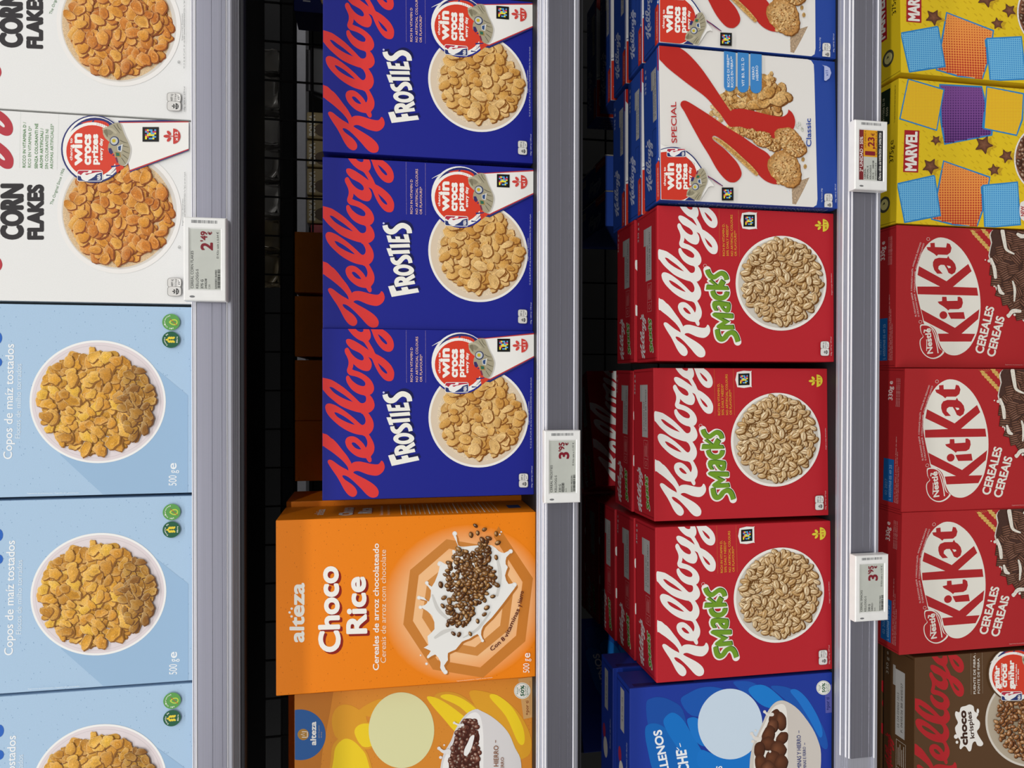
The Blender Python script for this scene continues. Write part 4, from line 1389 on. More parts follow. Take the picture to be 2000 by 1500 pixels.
    for it in G:
        if it[0] == 's':
            T.stroke(sx([(p[0], p[1], p[2] + 60) for p in it[1]]), '#C9D0B8', n=3)
        else:
            T.outline(sx(it[1]), .0019, '#C9D0B8')
    T.up()
    for it in G:
        if it[0] == 's':
            T.stroke(sx(it[1]), '#5F8A26', n=3, cap=False)
        else:
            T.poly(sx(it[1]), '#5F8A26')
    T.text('330 g e', (.160, .064), (.186, .064), .004, '#C8B4B4', .02)
    crease(T, [(0.001, .0695), (w - .001, .0695)], '#7A1018', .0007)
    crease(T, [(.004, 0.002), (.004, d - .002)], '#8A141C', .0005)
    crease(T, [(w - .004, 0.002), (w - .004, d - .002)], '#8A141C', .0005)
    T.build(root, 'top', h)
    return root
smb = red_box()
stand(smb, SM[0], SM[1], SM[2], SM[5])
GRP = 'red cereal boxes with white script'
tag(smb, 'red cereal box with white script and green lettering, beside the white and blue box', 'cereal box', GRP)
put(smb, -0.1800, 0.0364, S3, 1.4, 'red cereal box with white script, middle one of the three front red boxes', GRP)
put(smb, -0.3795, 0.0269, S3, 1.6, 'red cereal box with white script, front one beside the blue bowl box', GRP)
put(smb, 0.0215, 0.1095, S3, 0.4, 'red cereal box standing behind the red box next to the white and blue box', GRP)
put(smb, -0.1830, 0.1180, S3, -1.2, 'red cereal box standing second in the middle red row', GRP)
put(smb, -0.3830, 0.1065, S3, 1.0, 'red cereal box standing second in the red row beside the blue box', GRP)
put(smb, -0.3860, 0.1880, S3, 0.8, 'red cereal box standing third in the red row beside the blue box', GRP)
put(smb, -0.3890, 0.2690, S3, 0.6, 'red cereal box standing fourth in the red row beside the blue box', GRP)
put(smb, -0.3900, 0.3480, S3, 0.6, 'red cereal box standing last and deepest in the red row beside the blue box', GRP)
put(smb, -0.1730, 0.2850, S3, 16.5, 'red cereal box turned askew at the back of the middle red row', GRP)

# ------------------------------------------------------------------ white and blue carton with big red K
SK = (0.2187, 0.0200, S3, 0.1925, 0.242, 2.4)
def white_blue_box():
    X, Y, s, w, h, rz = SK
    d = 0.0525
    root = empty('cereal_box')
    carton(root, w, h, d, card_mat('royal_blue_card', '#27479C'))
    A = face_art(X, Y, s, w, h, rz)
    z = Z(1130, 0, 3.5717)
    A.part('white_panel')
    A.poly(z([(540, 300), (1590, 412), (1622, 422), (1640, 450), (1644, 520), (1666, 1390), (1660, 1430), (1630, 1450), (1580, 1452), (540, 1410)]), '#E6E3DE')
    q = Z(1280, 90, 7.143)
    q8 = Z(1280, 240, 7.143)
    A.part('flake_picture', FLAKE)
    pal = ['#D6A765', '#C8934C', '#E0B878', '#B87E3C', '#DDB070']
    A.poly(q([(1650, 1000), (1800, 800), (1800, 640), (1500, 960)]), '#CFC2B0')
    A.poly(q8([(1900, 850), (1910, 1130), (1960, 1140), (2060, 950), (2150, 760)]), '#B59C80')
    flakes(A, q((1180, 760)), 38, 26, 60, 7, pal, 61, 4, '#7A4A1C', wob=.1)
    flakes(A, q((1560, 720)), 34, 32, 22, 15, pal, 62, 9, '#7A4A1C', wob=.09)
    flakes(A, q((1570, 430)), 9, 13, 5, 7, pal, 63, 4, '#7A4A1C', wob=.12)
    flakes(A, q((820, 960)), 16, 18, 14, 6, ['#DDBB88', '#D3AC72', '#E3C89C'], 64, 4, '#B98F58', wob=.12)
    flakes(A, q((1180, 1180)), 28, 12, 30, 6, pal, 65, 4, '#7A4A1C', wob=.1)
    A.part('big_initial')
    K1 = [(30,-30),(60,-40),(250,-20),(330,25),(420,85),(520,180),(640,320),(760,490),(880,670),(980,820),(1045,912),(1045,912),(1075,888),(1130,880),(1220,880),(1350,905),(1480,940),(1600,968),(1720,990),(1790,980),(1838,940),(1850,888),(1850,888),(1900,930),(1935,1000),(1945,1080),(1920,1160),(1860,1230),(1760,1290),(1650,1290),(1530,1265),(1400,1215),(1280,1160),(1180,1130),(1100,1130),(1040,1130),(990,1080),(900,950),(830,870),(740,760),(640,670),(500,570),(330,440),(180,320),(100,240),(30,150)]
    A.poly(q(K1), '#BB2A24', smooth=3)
    K2 = [(345,820),(360,780),(400,765),(460,785),(600,870),(800,1000),(1000,1140),(1200,1260),(1400,1400),(1560,1500),(1630,1620),(1700,1801),(1770,1891),(1730,1921),(1670,1931),(1590,1911),(1500,1861),(1400,1761),(1280,1641),(1150,1511),(1050,1421),(950,1331),(860,1271),(810,1254),(787,1276),(800,1311),(860,1361),(950,1431),(1050,1531),(1130,1621),(1180,1711),(1198,1781),(1180,1841),(1130,1891),(1080,1906),(1010,1891),(930,1821),(840,1701),(740,1521),(640,1361),(540,1181),(480,1071),(400,920),(360,860)]
    A.poly(q(K2), '#BB2A24', smooth=3)
    A.part('front_flake_picture', FLAKE)
    for c, rx, ry, a, sd_ in (((1840, 230), 27, 22, .6, 1), ((1640, 310), 14, 12, .2, 2), ((1800, 640), 28, 40, -.5, 3), ((1950, 350), 20, 18, .3, 4), ((1480, 230), 18, 16, .2, 8), ((1320, 160), 12, 9, .2, 9)):
        c_ = q8(c)
        r = random.Random(sd_)
        A.fan(blob((c_[0] + 2, c_[1] + 2), rx, ry, a, 40, .09, random.Random(sd_)), c_, '#7A4A1C', '#7A4A1C')
        A.fan(blob(c_, rx, ry, a, 40, .09, random.Random(sd_)), (c_[0] - 4, c_[1] - 4), '#E2BE84', '#B98244')
        for i in range(70):
            t, k = r.uniform(0, 6.28), math.sqrt(r.random()) * .95
            p = (c_[0] + rx * k * math.cos(t) * .9, c_[1] + ry * k * math.sin(t) * .9)
            A.fan(blob((p[0] + .8, p[1] + .6), r.uniform(2, 5), r.uniform(1.2, 2.8), r.uniform(0, 3), 8, .25, r), p, '#96622C', '#8A5826', step=0.000001)
            A.fan(blob(p, r.uniform(2, 5), r.uniform(1.2, 2.8), r.uniform(0, 3), 8, .25, r), p, mix(r.choice(pal), '#FFF0D0', .3), r.choice(pal), step=0.000001)
    st = q8([(800, 215, 30), (900, 270, 60), (1050, 390, 66), (1180, 510, 66), (1300, 620, 66), (1400, 720, 50)])
    A.stroke(st, '#D3A868')
    A.stroke([(a + 1.5, b + 1, c * .5) for a, b, c in st], '#C2904E')
    for p in ((1560, 1115), (1575, 1165)):
        A.ell(z(p), 3.4, 4.6, '#B08A50', n=10)
    for p in ((1535, 865), (1555, 905), (1520, 885)):
        A.ell(z(p), 4.4, 2.6, '#CFD0C6', R(60), n=10)
    A.part('product_lettering')
    A.text('SPECIAL', z((682, 1000)), z((676, 714)), 10.8, '#B8262A', .012)
    A.part('variety_lettering')
    A.text('Classic', z((1618, 1026)), z((1614, 830)), 10.0, '#27479C', .018)
    A.part('claims_tabs')
    for x0, x1, y1 in ((1009, 1091, 642), (1104, 1181, 650), (1193, 1272, 656)):
        m, r_ = (x0 + x1) / 2, (x1 - x0) / 2
        A.poly(z([(x0, 360), (x1, 372), (x1, y1 - r_)] + [(m + r_ * math.cos(R(t)), y1 - r_ + r_ * math.sin(R(t))) for t in range(15, 180, 15)] + [(x0, y1 - r_)]), '#3F86C8')
    for t, x, y0, y1, hh in (('RICCHI DI FIBRE**', 1050, 612, 385, 4.9), ('RICOS EN FIBRA**', 1075, 614, 398, 4.9), ('VIT B3, B12, D', 1152, 606, 408, 5.2), ('FERRO', 1224, 558, 470, 4.9), ('HIERRO', 1250, 566, 462, 4.9)):
        A.text(t, z((x, y0)), z((x - 4, y1)), hh, '#EAF0F6', .012)
    A.part('prize_badge')
    g = Sub(516, 1055, *z((662, 1330)), 0.0850)
    A.poly(z([(548, 1035), (600, 1026), (690, 1034), (775, 1075), (830, 1140), (880, 1225), (940, 1300), (900, 1310), (800, 1430), (560, 1412)]), '#F0EEE9', smooth=3)
    A.stroke(z([(566, 1048, 5), (640, 1032, 7), (720, 1046, 8), (790, 1095, 8), (840, 1160, 8), (880, 1220, 8), (940, 1260, 8), (1000, 1300, 4)]), '#27306E')
    A.stroke(z([(890, 1224, 3), (945, 1268, 3), (1000, 1304, 2)]), '#B83A44')
    A.poly(z([(545, 1075), (560, 1068), (640, 1062), (720, 1082), (790, 1140), (820, 1210), (815, 1300), (770, 1370), (700, 1402), (560, 1396), (545, 1395)]), '#D03A2A', smooth=3)
    for i in range(5):
        for j in range(5):
            A.ell(z((768 + i * 9, 1120 + j * 10 + i * 6)), .7, .7, '#6A1A26', n=6, step=0)
    A.poly(z([(735, 1402), (800, 1350), (830, 1370), (800, 1410)]), '#27306E')
    win_words(A, g)
    gs = Sub(1180, 640, *z((822, 1290)), 0.076, -1)
    clog_shoe(A, gs)
    league_logo(A, Sub(415, 1140, *z((610, 1040)), 0.0755))
    colour_code(A, *z((993, 1312)), *z((1074, 1402)))
    A.part('small_print')
    portion = z((1708, 512))
    A.poly(z([(1706, 470), (1690, 458), (1700, 462), (1722, 466), (1745, 480), (1755, 515), (1742, 552), (1718, 570), (1706, 566)]), '#AEB6DC')
    A.text('x11', z((1734, 536)), z((1732, 498)), 5, '#27479C', .02)
    nutri_pill(A, *z((1706, 1352)), *z((1764, 1460)))
    A.text('Per Porzione (30g)', z((1694, 1412)), z((1692, 1318)), 2.6, '#D0D6EA')
    A.text('100g: 1600 kJ / 382 kcal', z((1790, 1416)), z((1786, 1288)), 2.4, '#D0D6EA')
    A.build(root)
    B = metric_art(d, h)
    B.part('ingredients_lettering')
    for i in range(15):
        B.text('NUTRITION INFORMATION', (.004 + i * .003, .010), (.004 + i * .003, .226 - .012 * (i % 4)), .0021, '#B4B8CC', step=0)
    B.build(root, 'left', d)
    T = metric_art(w, d)
    T.part('lid_lettering')
    T.poly([(.104, .008), (.170, .008), (.170, .020), (.104, .020)], '#AFADAC')
    T.poly([(.146, .020), (.170, .020), (.170, .025), (.146, .025)], '#A2A0A0')
    T.text('L0 115 030078 0207', (.110, .0155), (.150, .0155), .003, '#5A5856', .01)
    T.text('P. 25/04/26 BB 25/08/27', (.110, .0105), (.164, .0105), .003, '#4A4846', .01)
    script_logo(T, '#AEB4CC', 0.30, at=(.080, .046), s_tail=True)
    T.outline([(.060, .010), (.094, .010), (.094, .022), (.060, .022)], .0004, '#16305E')
    T.text('335 g e', (.150, .042), (.182, .042), .005, '#AEB4CC', .02)
    crease(T, [(0.001, d - .002), (w - .001, d - .002)], '#122550', .0006)
    crease(T, [(.004, 0.002), (.004, d - .002)], '#122550', .0005)
    T.part('lid_prize_panel')
    T.poly([(.001, .0005), (.047, .0005), (.050, .004), (.048, .0125), (.001, .0125)], '#C8382A')
    T.text('WIN 1 OF 1000 PRIZES EVERY DAY, SEE SIDE OF PACK', (.006, .005), (.042, .005), .0028, '#EBC8BE', .01)
    T.stroke([(.050, .001), (.053, .004)], '#E6E3DE', .0025, raw=True, cap=False)
    T.poly([(.053, .0004), (w - .002, .0004), (w - .002, .0020), (.053, .0020)], '#E6E3DE')
    T.poly([(w - .032, .0004), (w - .002, .0004), (w - .002, .0030), (w - .028, .0030)], '#BB2A24')
    T.build(root, 'top', h)
    return root
skb = white_blue_box()
stand(skb, SK[0], SK[1], SK[2], SK[5])
GK = 'white and blue boxes with a red initial'
tag(skb, 'white and blue cereal box with big red K, front one beside the red boxes', 'cereal box', GK)
put(skb, 0.4137, 0.0262, S3, 0.6, 'white and blue cereal box with big red K, cut off at the picture edge', GK)
for x, y, t in ((0.2150, 0.0845, 'second in the row next to the red boxes'), (0.2140, 0.1490, 'third in the row next to the red boxes'),
                (0.4140, 0.0850, 'second in the row at the picture edge'), (0.4130, 0.1480, 'third in the row at the picture edge'), (0.4150, 0.2150, 'fourth in the row at the picture edge'), (0.4165, 0.2880, 'fifth in the row at the picture edge')):
    put(skb, x, y, S3, 0.5, 'white and blue cereal box standing ' + t, GK)
for x, t in ((0.2330, 'nearer the red boxes'), (0.2880, 'nearer the picture edge')):
    o = put(skb, x, 0.2400, S3, 0, 'dark blue carton narrow side with lines of text at the back, ' + t, 'blue cartons turned sideways')
    o.rotation_euler = (0, 0, R(90))
    o.location = (x + 0.0525, 0.2400, S3 + CZ)

# ------------------------------------------------------------------ blue carton with filled pillows in a bowl
BL = (-0.5777, 0.0270, S3, 0.194, 0.277)
def blue_bowl_box():
    X, Y, s, w, h = BL
    d = 0.050
    root = empty('cereal_box')
    carton(root, w, h, d, card_mat('ultramarine_card', '#20399A'))
    A = face_art(X, Y, s, w, h)
    z = Z(1220, 1330, 4.762)
    A.part('background_strokes')
    for P, c in (([(200,210),(250,160),(330,150),(430,180),(540,270),(560,500),(300,620),(220,420)], '#1B4FA6'), ([(520,180),(600,110),(720,60),(860,60),(960,120),(800,300),(620,320)], '#1C58B2'),
                 ([(1010,20),(1080,0),(1180,10),(1250,60),(1150,130)], '#1E54B0'), ([(190,450),(230,400),(310,400),(390,450),(470,560),(600,810),(560,1000),(300,900),(210,620)], '#1565B8'),
                 ([(360,370),(420,300),(480,305),(550,370),(640,520),(760,720),(860,900),(640,900),(500,640),(400,480)], '#1673C8'), ([(580,380),(620,338),(680,350),(760,430),(760,600),(660,560)], '#1A76CC'),
                 ([(1150,80),(1240,35),(1340,60),(1480,180),(1560,260),(1340,250),(1220,180)], '#1B7CD0'), ([(1360,60),(1440,45),(1560,80),(1700,200),(1840,420),(1890,600),(1840,620),(1700,420),(1520,200)], '#1C55AE'),
                 ([(1540,95),(1600,80),(1700,170),(1800,340),(1840,480),(1810,520),(1720,360),(1620,200)], '#1F74CC'), ([(700,640),(900,700),(1180,660),(1180,810),(720,820)], '#1976CC')):
        A.poly(z(P), c, smooth=4)
    A.ell(z((980, 400)), 63, 69, '#CBDCEC', n=60)
    A.part('product_lettering')
    A.text('RELLENOS', z((440, 960)), z((342, 450)), 17, '#EEF2F6', .03)
    A.text('LECHE', z((620, 940)), z((572, 636)), 21, '#EEF2F6', .03)
    for q_ in ([(505, 640), (485, 620)], [(520, 610), (512, 580)], [(500, 650), (480, 645)]):
        A.stroke(z(q_), '#EEF2F6', 1.6, raw=True)
    A.text('CEREALES', z((910, 1050)), z((906, 790)), 12, '#EEF2F6', .02)
    A.part('recycling_seal')
    A.poly(z([(1860, 40), (1925, 30), (1925, 292), (1868, 298)]), '#5A5CA6')
    A.text('+por ti', z((1904, 272)), z((1902, 150)), 7, '#1C2A6A', .02)
    round_seal(A, z((1848, 62)), 14)
    A.part('bowl_picture')
    Bp = [(1320,300),(1380,215),(1440,182),(1510,192),(1620,270),(1740,430),(1800,560),(1825,680),(1810,900),(1740,1080),(1600,1240),(1480,1300),(1300,1260),(1180,1080),(1160,800),(1190,600),(1260,440)]
    Bi = [(1370,260),(1440,215),(1490,230),(1510,330),(1515,600),(1505,900),(1480,1180),(1340,1180),(1220,1000),(1200,760),(1230,560),(1300,400)]
    Bh = [(1400,270),(1450,265),(1480,330),(1490,440),(1430,520),(1470,560),(1490,640),(1470,720),(1430,900),(1400,1050),(1290,1050),(1215,850),(1215,640),(1300,600),(1300,460),(1360,380)]
    A.poly(z(Bp), '#CFC8C0', smooth=3)
    A.poly(z(Bi), '#EAE6DF', smooth=3)
    pal = ['#6E4028', '#7A4A30', '#5E3420', '#84533A']
    for c, rx, ry, a in (((1390,330),9,16,.5), ((1450,370),10,18,-.1), ((1370,420),11,15,.3), ((1335,500),12,18,.3), ((1330,580),14,14,.2), ((1460,530),10,14,.6), ((1250,640),10,17,.1), ((1260,760),11,18,0), ((1420,640),16,18,.6), ((1370,720),15,16,.2), ((1450,760),13,17,.2), ((1330,820),14,18,.1), ((1400,880),14,18,.3)):
        c_ = z(c)
        A.fan(blob((c_[0] + 1.5, c_[1] + 1.5), rx, ry, a, 18, .06, random.Random(c[0])), c_, '#32180C', '#32180C')
        A.fan(blob(c_, rx, ry, a, 18, .06, random.Random(c[0])), (c_[0] - 3, c_[1] - 3), rnd.choice(pal), '#4A2818')
    for p, r_ in (((1300, 285), 3), ((1180, 488), 3.4), ((1215, 460), 2), ((1190, 560), 3.2), ((1350, 655), 2.4)):
        A.ell(z(p), r_, r_, '#E2DDD6', n=12)
    A.stroke(z([(1180, 488, 18), (1210, 530, 30), (1250, 540, 44)]), '#E2DDD6')
    A.stroke(z([(1300, 285, 16), (1330, 310, 26), (1370, 310, 34)]), '#E2DDD6')
    A.part('bowl_lettering')
    A.text('CON VITAMINAS Y HIERRO', z((1645, 1010)), z((1636, 502)), 8.4, '#2B3A78', .012)
    A.text('COM VITAMINAS E FERRO', z((1692, 960)), z((1682, 610)), 6.2, '#2B3A78', .01)
    A.text('-', z((1630, 482)), z((1629, 458)), 8, '#2B3A78')
    A.text('-', z((1684, 592)), z((1683, 572)), 8, '#2B3A78')
    A.build(root)
    B = metric_art(d, h)
    B.part('side_lettering')
    B.poly([(.004, .19), (.012, .19), (.012, .27), (.004, .27)], '#16246A')
    B.build(root, 'right', w)
    T = metric_art(w, d)
    T.part('lid_lettering')
    T.poly([(.128, .020), (.182, .020), (.182, .034), (.128, .034)], '#A9A7A6')
    T.text('4.9 /06 /26', (.140, .025), (.172, .025), .004, '#4A4846', .01)
    T.text('Rellenos de leche', (.082, .008), (.122, .008), .005, '#9AA4D0', .01)
    T.ell((.094, .036), .010, .006, '#9A2A4A')
    T.ell((.074, .030), .014, .009, '#CFC8C0')
    crease(T, [(.188, .001), (.188, d - .001)], '#101C56', .0008)
    crease(T, [(.001, d - .002), (w - .001, d - .002)], '#101C56', .0008)
    T.build(root, 'top', h)
    return root
blb = blue_bowl_box()
stand(blb, BL[0], BL[1], BL[2])
GB = 'blue boxes with a white bowl'
tag(blb, 'blue cereal box with white bowl of filled pillows, front one in the picture corner', 'cereal box', GB)
put(blb, -0.5790, 0.0925, S3, 0, 'blue cereal box standing second, behind the blue box with the white bowl', GB)
put(blb, -0.5700, 0.2300, S3, 24, 'blue cereal box turned askew at the back, behind the other two blue bowl boxes', GB)

# ------------------------------------------------------------------ dark red carton with white oval
KT = (0.0146, 0.0400, S4, 0.1915, 0.252)
def oval_box():
    X, Y, s, w, h = KT
    d = 0.066
    root = empty('cereal_box')
    carton(root, w, h, d, card_mat('dark_red_card', '#B0272B'))
    A = face_art(X, Y, s, w, h)
    q = Z(1780, 460, 5.768)
    z = Z(1620, 430, 5)
    WH, RD = '#E9E6DC', '#B0272B'
    A.part('oval_logo')
    OV = [(330,22),(440,52),(560,150),(650,280),(720,440),(762,600),(778,760),(772,900),(742,1080),(690,1205),(620,1292),(540,1340),(470,1350),(400,1330),(345,1275),(300,1180),(290,1120),(265,1060),(215,1015),(145,1000),(118,890),(88,770),(60,640),(45,520),(52,400),(80,300),(120,190),(180,100),(250,45)]
    A.poly(q(OV), WH, smooth=3)
    A.poly(q([(108,830),(490,1040),(765,830),(752,940),(565,1105),(718,1108),(675,1195),(320,1195),(298,1106),(422,1104),(140,960)]), RD)
    A.ell(q((360, 897)), 7.6, 7.6, RD)
    A.poly(q([(410,868),(590,862),(605,940),(445,938),(425,900)]), RD)
    A.poly(q([(295,745),(345,738),(345,690),(395,690),(400,738),(520,735),(520,690),(545,690),(572,712),(580,760),(565,810),(530,830),(430,830),(415,845),(390,822),(360,800),(310,768)]), RD)
    A.poly(q([(85,345),(395,515),(640,320),(678,402),(468,578),(738,588),(752,678),(70,662),(65,575),(322,575),(68,445)]), RD)
    A.poly(q([(242,300),(262,265),(310,250),(400,255),(415,230),(430,260),(460,280),(492,322),(504,370),(492,415),(455,440),(418,422),(395,372),(370,332),(330,330),(306,346),(302,375),(352,430),(290,430),(256,388),(242,340)]), RD, [q([(398,338),(438,345),(444,362),(418,370)])])
    A.poly(q([(170,130),(215,130),(212,85),(262,82),(265,130),(390,135),(400,85),(432,95),(452,140),(440,190),(405,218),(300,215),(285,232),(255,205),(182,162)]), RD)
    A.part('maker_badge')
    NB = [(98,1010),(150,1000),(200,1012),(248,1050),(282,1120),(300,1200),(330,1280),(370,1312),(330,1360),(270,1388),(210,1385),(150,1350),(108,1290),(92,1220),(98,1170),(130,1135),(105,1090)]
    A.poly(q(NB), WH, smooth=3)
    A.poly(q([(190 + (x - 190) * .90, 1200 + (y - 1200) * .93) for x, y in NB]), RD, smooth=3)
    A.text('Nestlé', q((244, 1328)), q((214, 1042)), 11.6, WH, .035)
    A.stroke(q([(142, 1096, 12), (146, 1060, 12)]), WH, cap=False)
    A.stroke(q([(170, 1300, 8), (172, 1200, 8), (168, 1170, 8)]), WH, cap=False)
    A.stroke(q([(300, 1325, 12), (282, 1220, 10), (250, 1110, 8), (225, 1050, 6)]), WH, cap=False)
    A.part('product_lettering')
    A.text('CEREALES', q((806, 1338)), q((936, 812)), 17.0, WH, .03, shear=.0)
    A.text('CEREAIS', q((936, 1374)), q((1052, 924)), 17.0, WH, .03)
    A.ring(q((188, 40)), 3.0, 3.0, .5, WH, 14)
    A.ring(q((100, 972)), 3.0, 3.0, .5, WH, 14)
    for t, p0, p1 in (('EL DELICIOSO SABOR', (55, 912), (5, 640)), ('A CHOCOLATE Y GALLETA,', (5, 625), (16, 370)), ('AHORA EN EL DESAYUNO', (20, 355), (110, 80))):
        A.text(t, q((p0[0] + 2, p0[1])), q((p1[0] + 2, p1[1])), 3.0, '#E4C8C4', .01)
    for t, p0, p1 in (('O DELICIOSO SABOR', (90, 915), (42, 655)), ('A CHOCOLATE E WAFER,', (40, 640), (50, 400)), ('AGORA AO PEQUENO-ALMOÇO', (54, 385), (146, 90))):
        A.text(t, q(p0), q(p1), 3.0, '#E4C8C4', .01)
    A.part('cereal_picture', FOOD)
    for k in range(7):
        for sg, dy in ((-1, 0), (1, 14)):
            for bx, by in ((1400, 110), (1500, 90)):
                A.ell(z((bx + k * 24, by + k * 26 + dy)), 5.2, 2.3, '#E0B868', R(45 + 30 * sg), 10, col2='#C89A48')
    for k in range(6):
        A.stroke(z([(1410 + k * 14, 120 - k * 4, 2), (1360 + k * 20, 90 - k * 4, 1)]), '#D8B060', cap=False)
    HP = [(1560,340),(1585,220),(1570,150),(1600,90),(1700,85),(1900,100),(2300,200),(2500,600),(2400,1000),(2100,1150),(1860,930),(1790,860),(1700,770),(1640,690),(1620,600),(1600,480)]
    A.poly(z([(x - 12, y + 8) for x, y in HP]), '#D9D2C8', smooth=2)
    A.poly(z(HP), '#4A3028', smooth=2)
    r = random.Random(5)
    for p in sorted(scatter((2070, 560), 520, 500, 110, r, 74)):
        x, y = p
        H = HP
        ins = False
        for (x1, y1), (x2, y2) in zip(H, H[1:] + H[:1]):
            if (y1 > y) != (y2 > y) and x < (x2 - x1) * (y - y1) / (y2 - y1) + x1:
                ins = not ins
        if not ins:
            continue
        a = r.choice((.3, -.5, 1.2, .1, -.2, .8))
        hw, hh = r.uniform(52, 66), r.uniform(46, 58)
        ca, sa = math.cos(a), math.sin(a)
        pt = lambda u, v: z((x + u * ca - v * sa, y + u * sa + v * ca))
        A.poly([pt(-hw, -hh), pt(hw, -hh), pt(hw, hh), pt(-hw, hh)], '#2A1712', step=0.000003)
        for k in range(5):
            v = -hh + (k + .5) * 2 * hh / 5
            A.fan([pt(-hw * .94, v - hh * .15), pt(hw * .94, v - hh * .15), pt(hw * .96, v + hh * .13), pt(-hw * .96, v + hh * .13)], pt(0, v - 4), mix('#9C7260', '#7E5646', r.random()), '#62402F', step=0.000002)
    for q_ in ([(1570, 380, 20), (1600, 470, 34), (1612, 560, 30)], [(1640, 640, 20), (1660, 700, 36), (1690, 720, 20)], [(1680, 110, 40), (1700, 220, 34), (1720, 290, 26), (1790, 330, 16)], [(1780, 600, 16), (1800, 680, 26), (1795, 790, 14)], [(1740, 940, 30), (1780, 890, 40), (1850, 890, 30)], [(1830, 140, 30), (1870, 160, 40), (1920, 150, 30)]):
        A.stroke(z(q_), '#E6E0D4')
    for p, r_ in (((1548, 400), 3), ((1512, 390), 1.4), ((1600, 648), 1.6), ((1735, 932), 3.4), ((1798, 925), 2.4)):
        A.ell(z(p), r_, r_, '#E6E0D4', n=12)
    A.part('small_print')
    A.text('Sugerencia de presentación / Sugestão de apresentação', z((1706, 1416)), z((2050, 1420)), 2.0, '#D8A8A4')
    A.build(root)
    T = metric_art(w, d)
    T.part('lid_lettering')
    T.poly([(.010, .016), (.068, .016), (.068, .036), (.010, .036)], '#1E62A8')
    T.text('02 2027', (.018, .028), (.040, .028), .0048, '#7FA6CC', .0)
    T.text('L 60550968 05 49 25', (.012, .020), (.060, .020), .0048, '#9CBAD8', .0)
    T.text('330g e', (.148, .022), (.174, .022), .0085, '#E4D2CE', .02)
    for i in range(3):
        T.text('Antes de abrir agitar y cerrar bien / Antes de abrir', (.010, .012 - i * .0028), (.100 - .02 * i, .012 - i * .0028), .0018, '#E0B8B4', step=0)
        T.text('Conservar en lugar fresco y seco', (.140, .014 - i * .0028), (.178, .014 - i * .0028), .0018, '#E0B8B4', step=0)
    crease(T, [(.003, .002), (.003, d - .002)], '#7A1418', .0006)
    crease(T, [(w - .003, .002), (w - .003, d - .002)], '#7A1418', .0006)
    T.build(root, 'top', h)
    return root
ktb = oval_box()
stand(ktb, KT[0], KT[1], KT[2])
GT = 'dark red boxes with a white oval'
tag(ktb, 'dark red cereal box with white oval logo, the one beside the yellow box', 'cereal box', GT)
put(ktb, -0.1780, 0.0277, S4, -1.6, 'dark red cereal box with white oval logo, middle of the three', GT)
put(ktb, -0.3695, 0.0303, S4, -1.3, 'dark red cereal box with white oval logo, the one beside the brown box', GT)

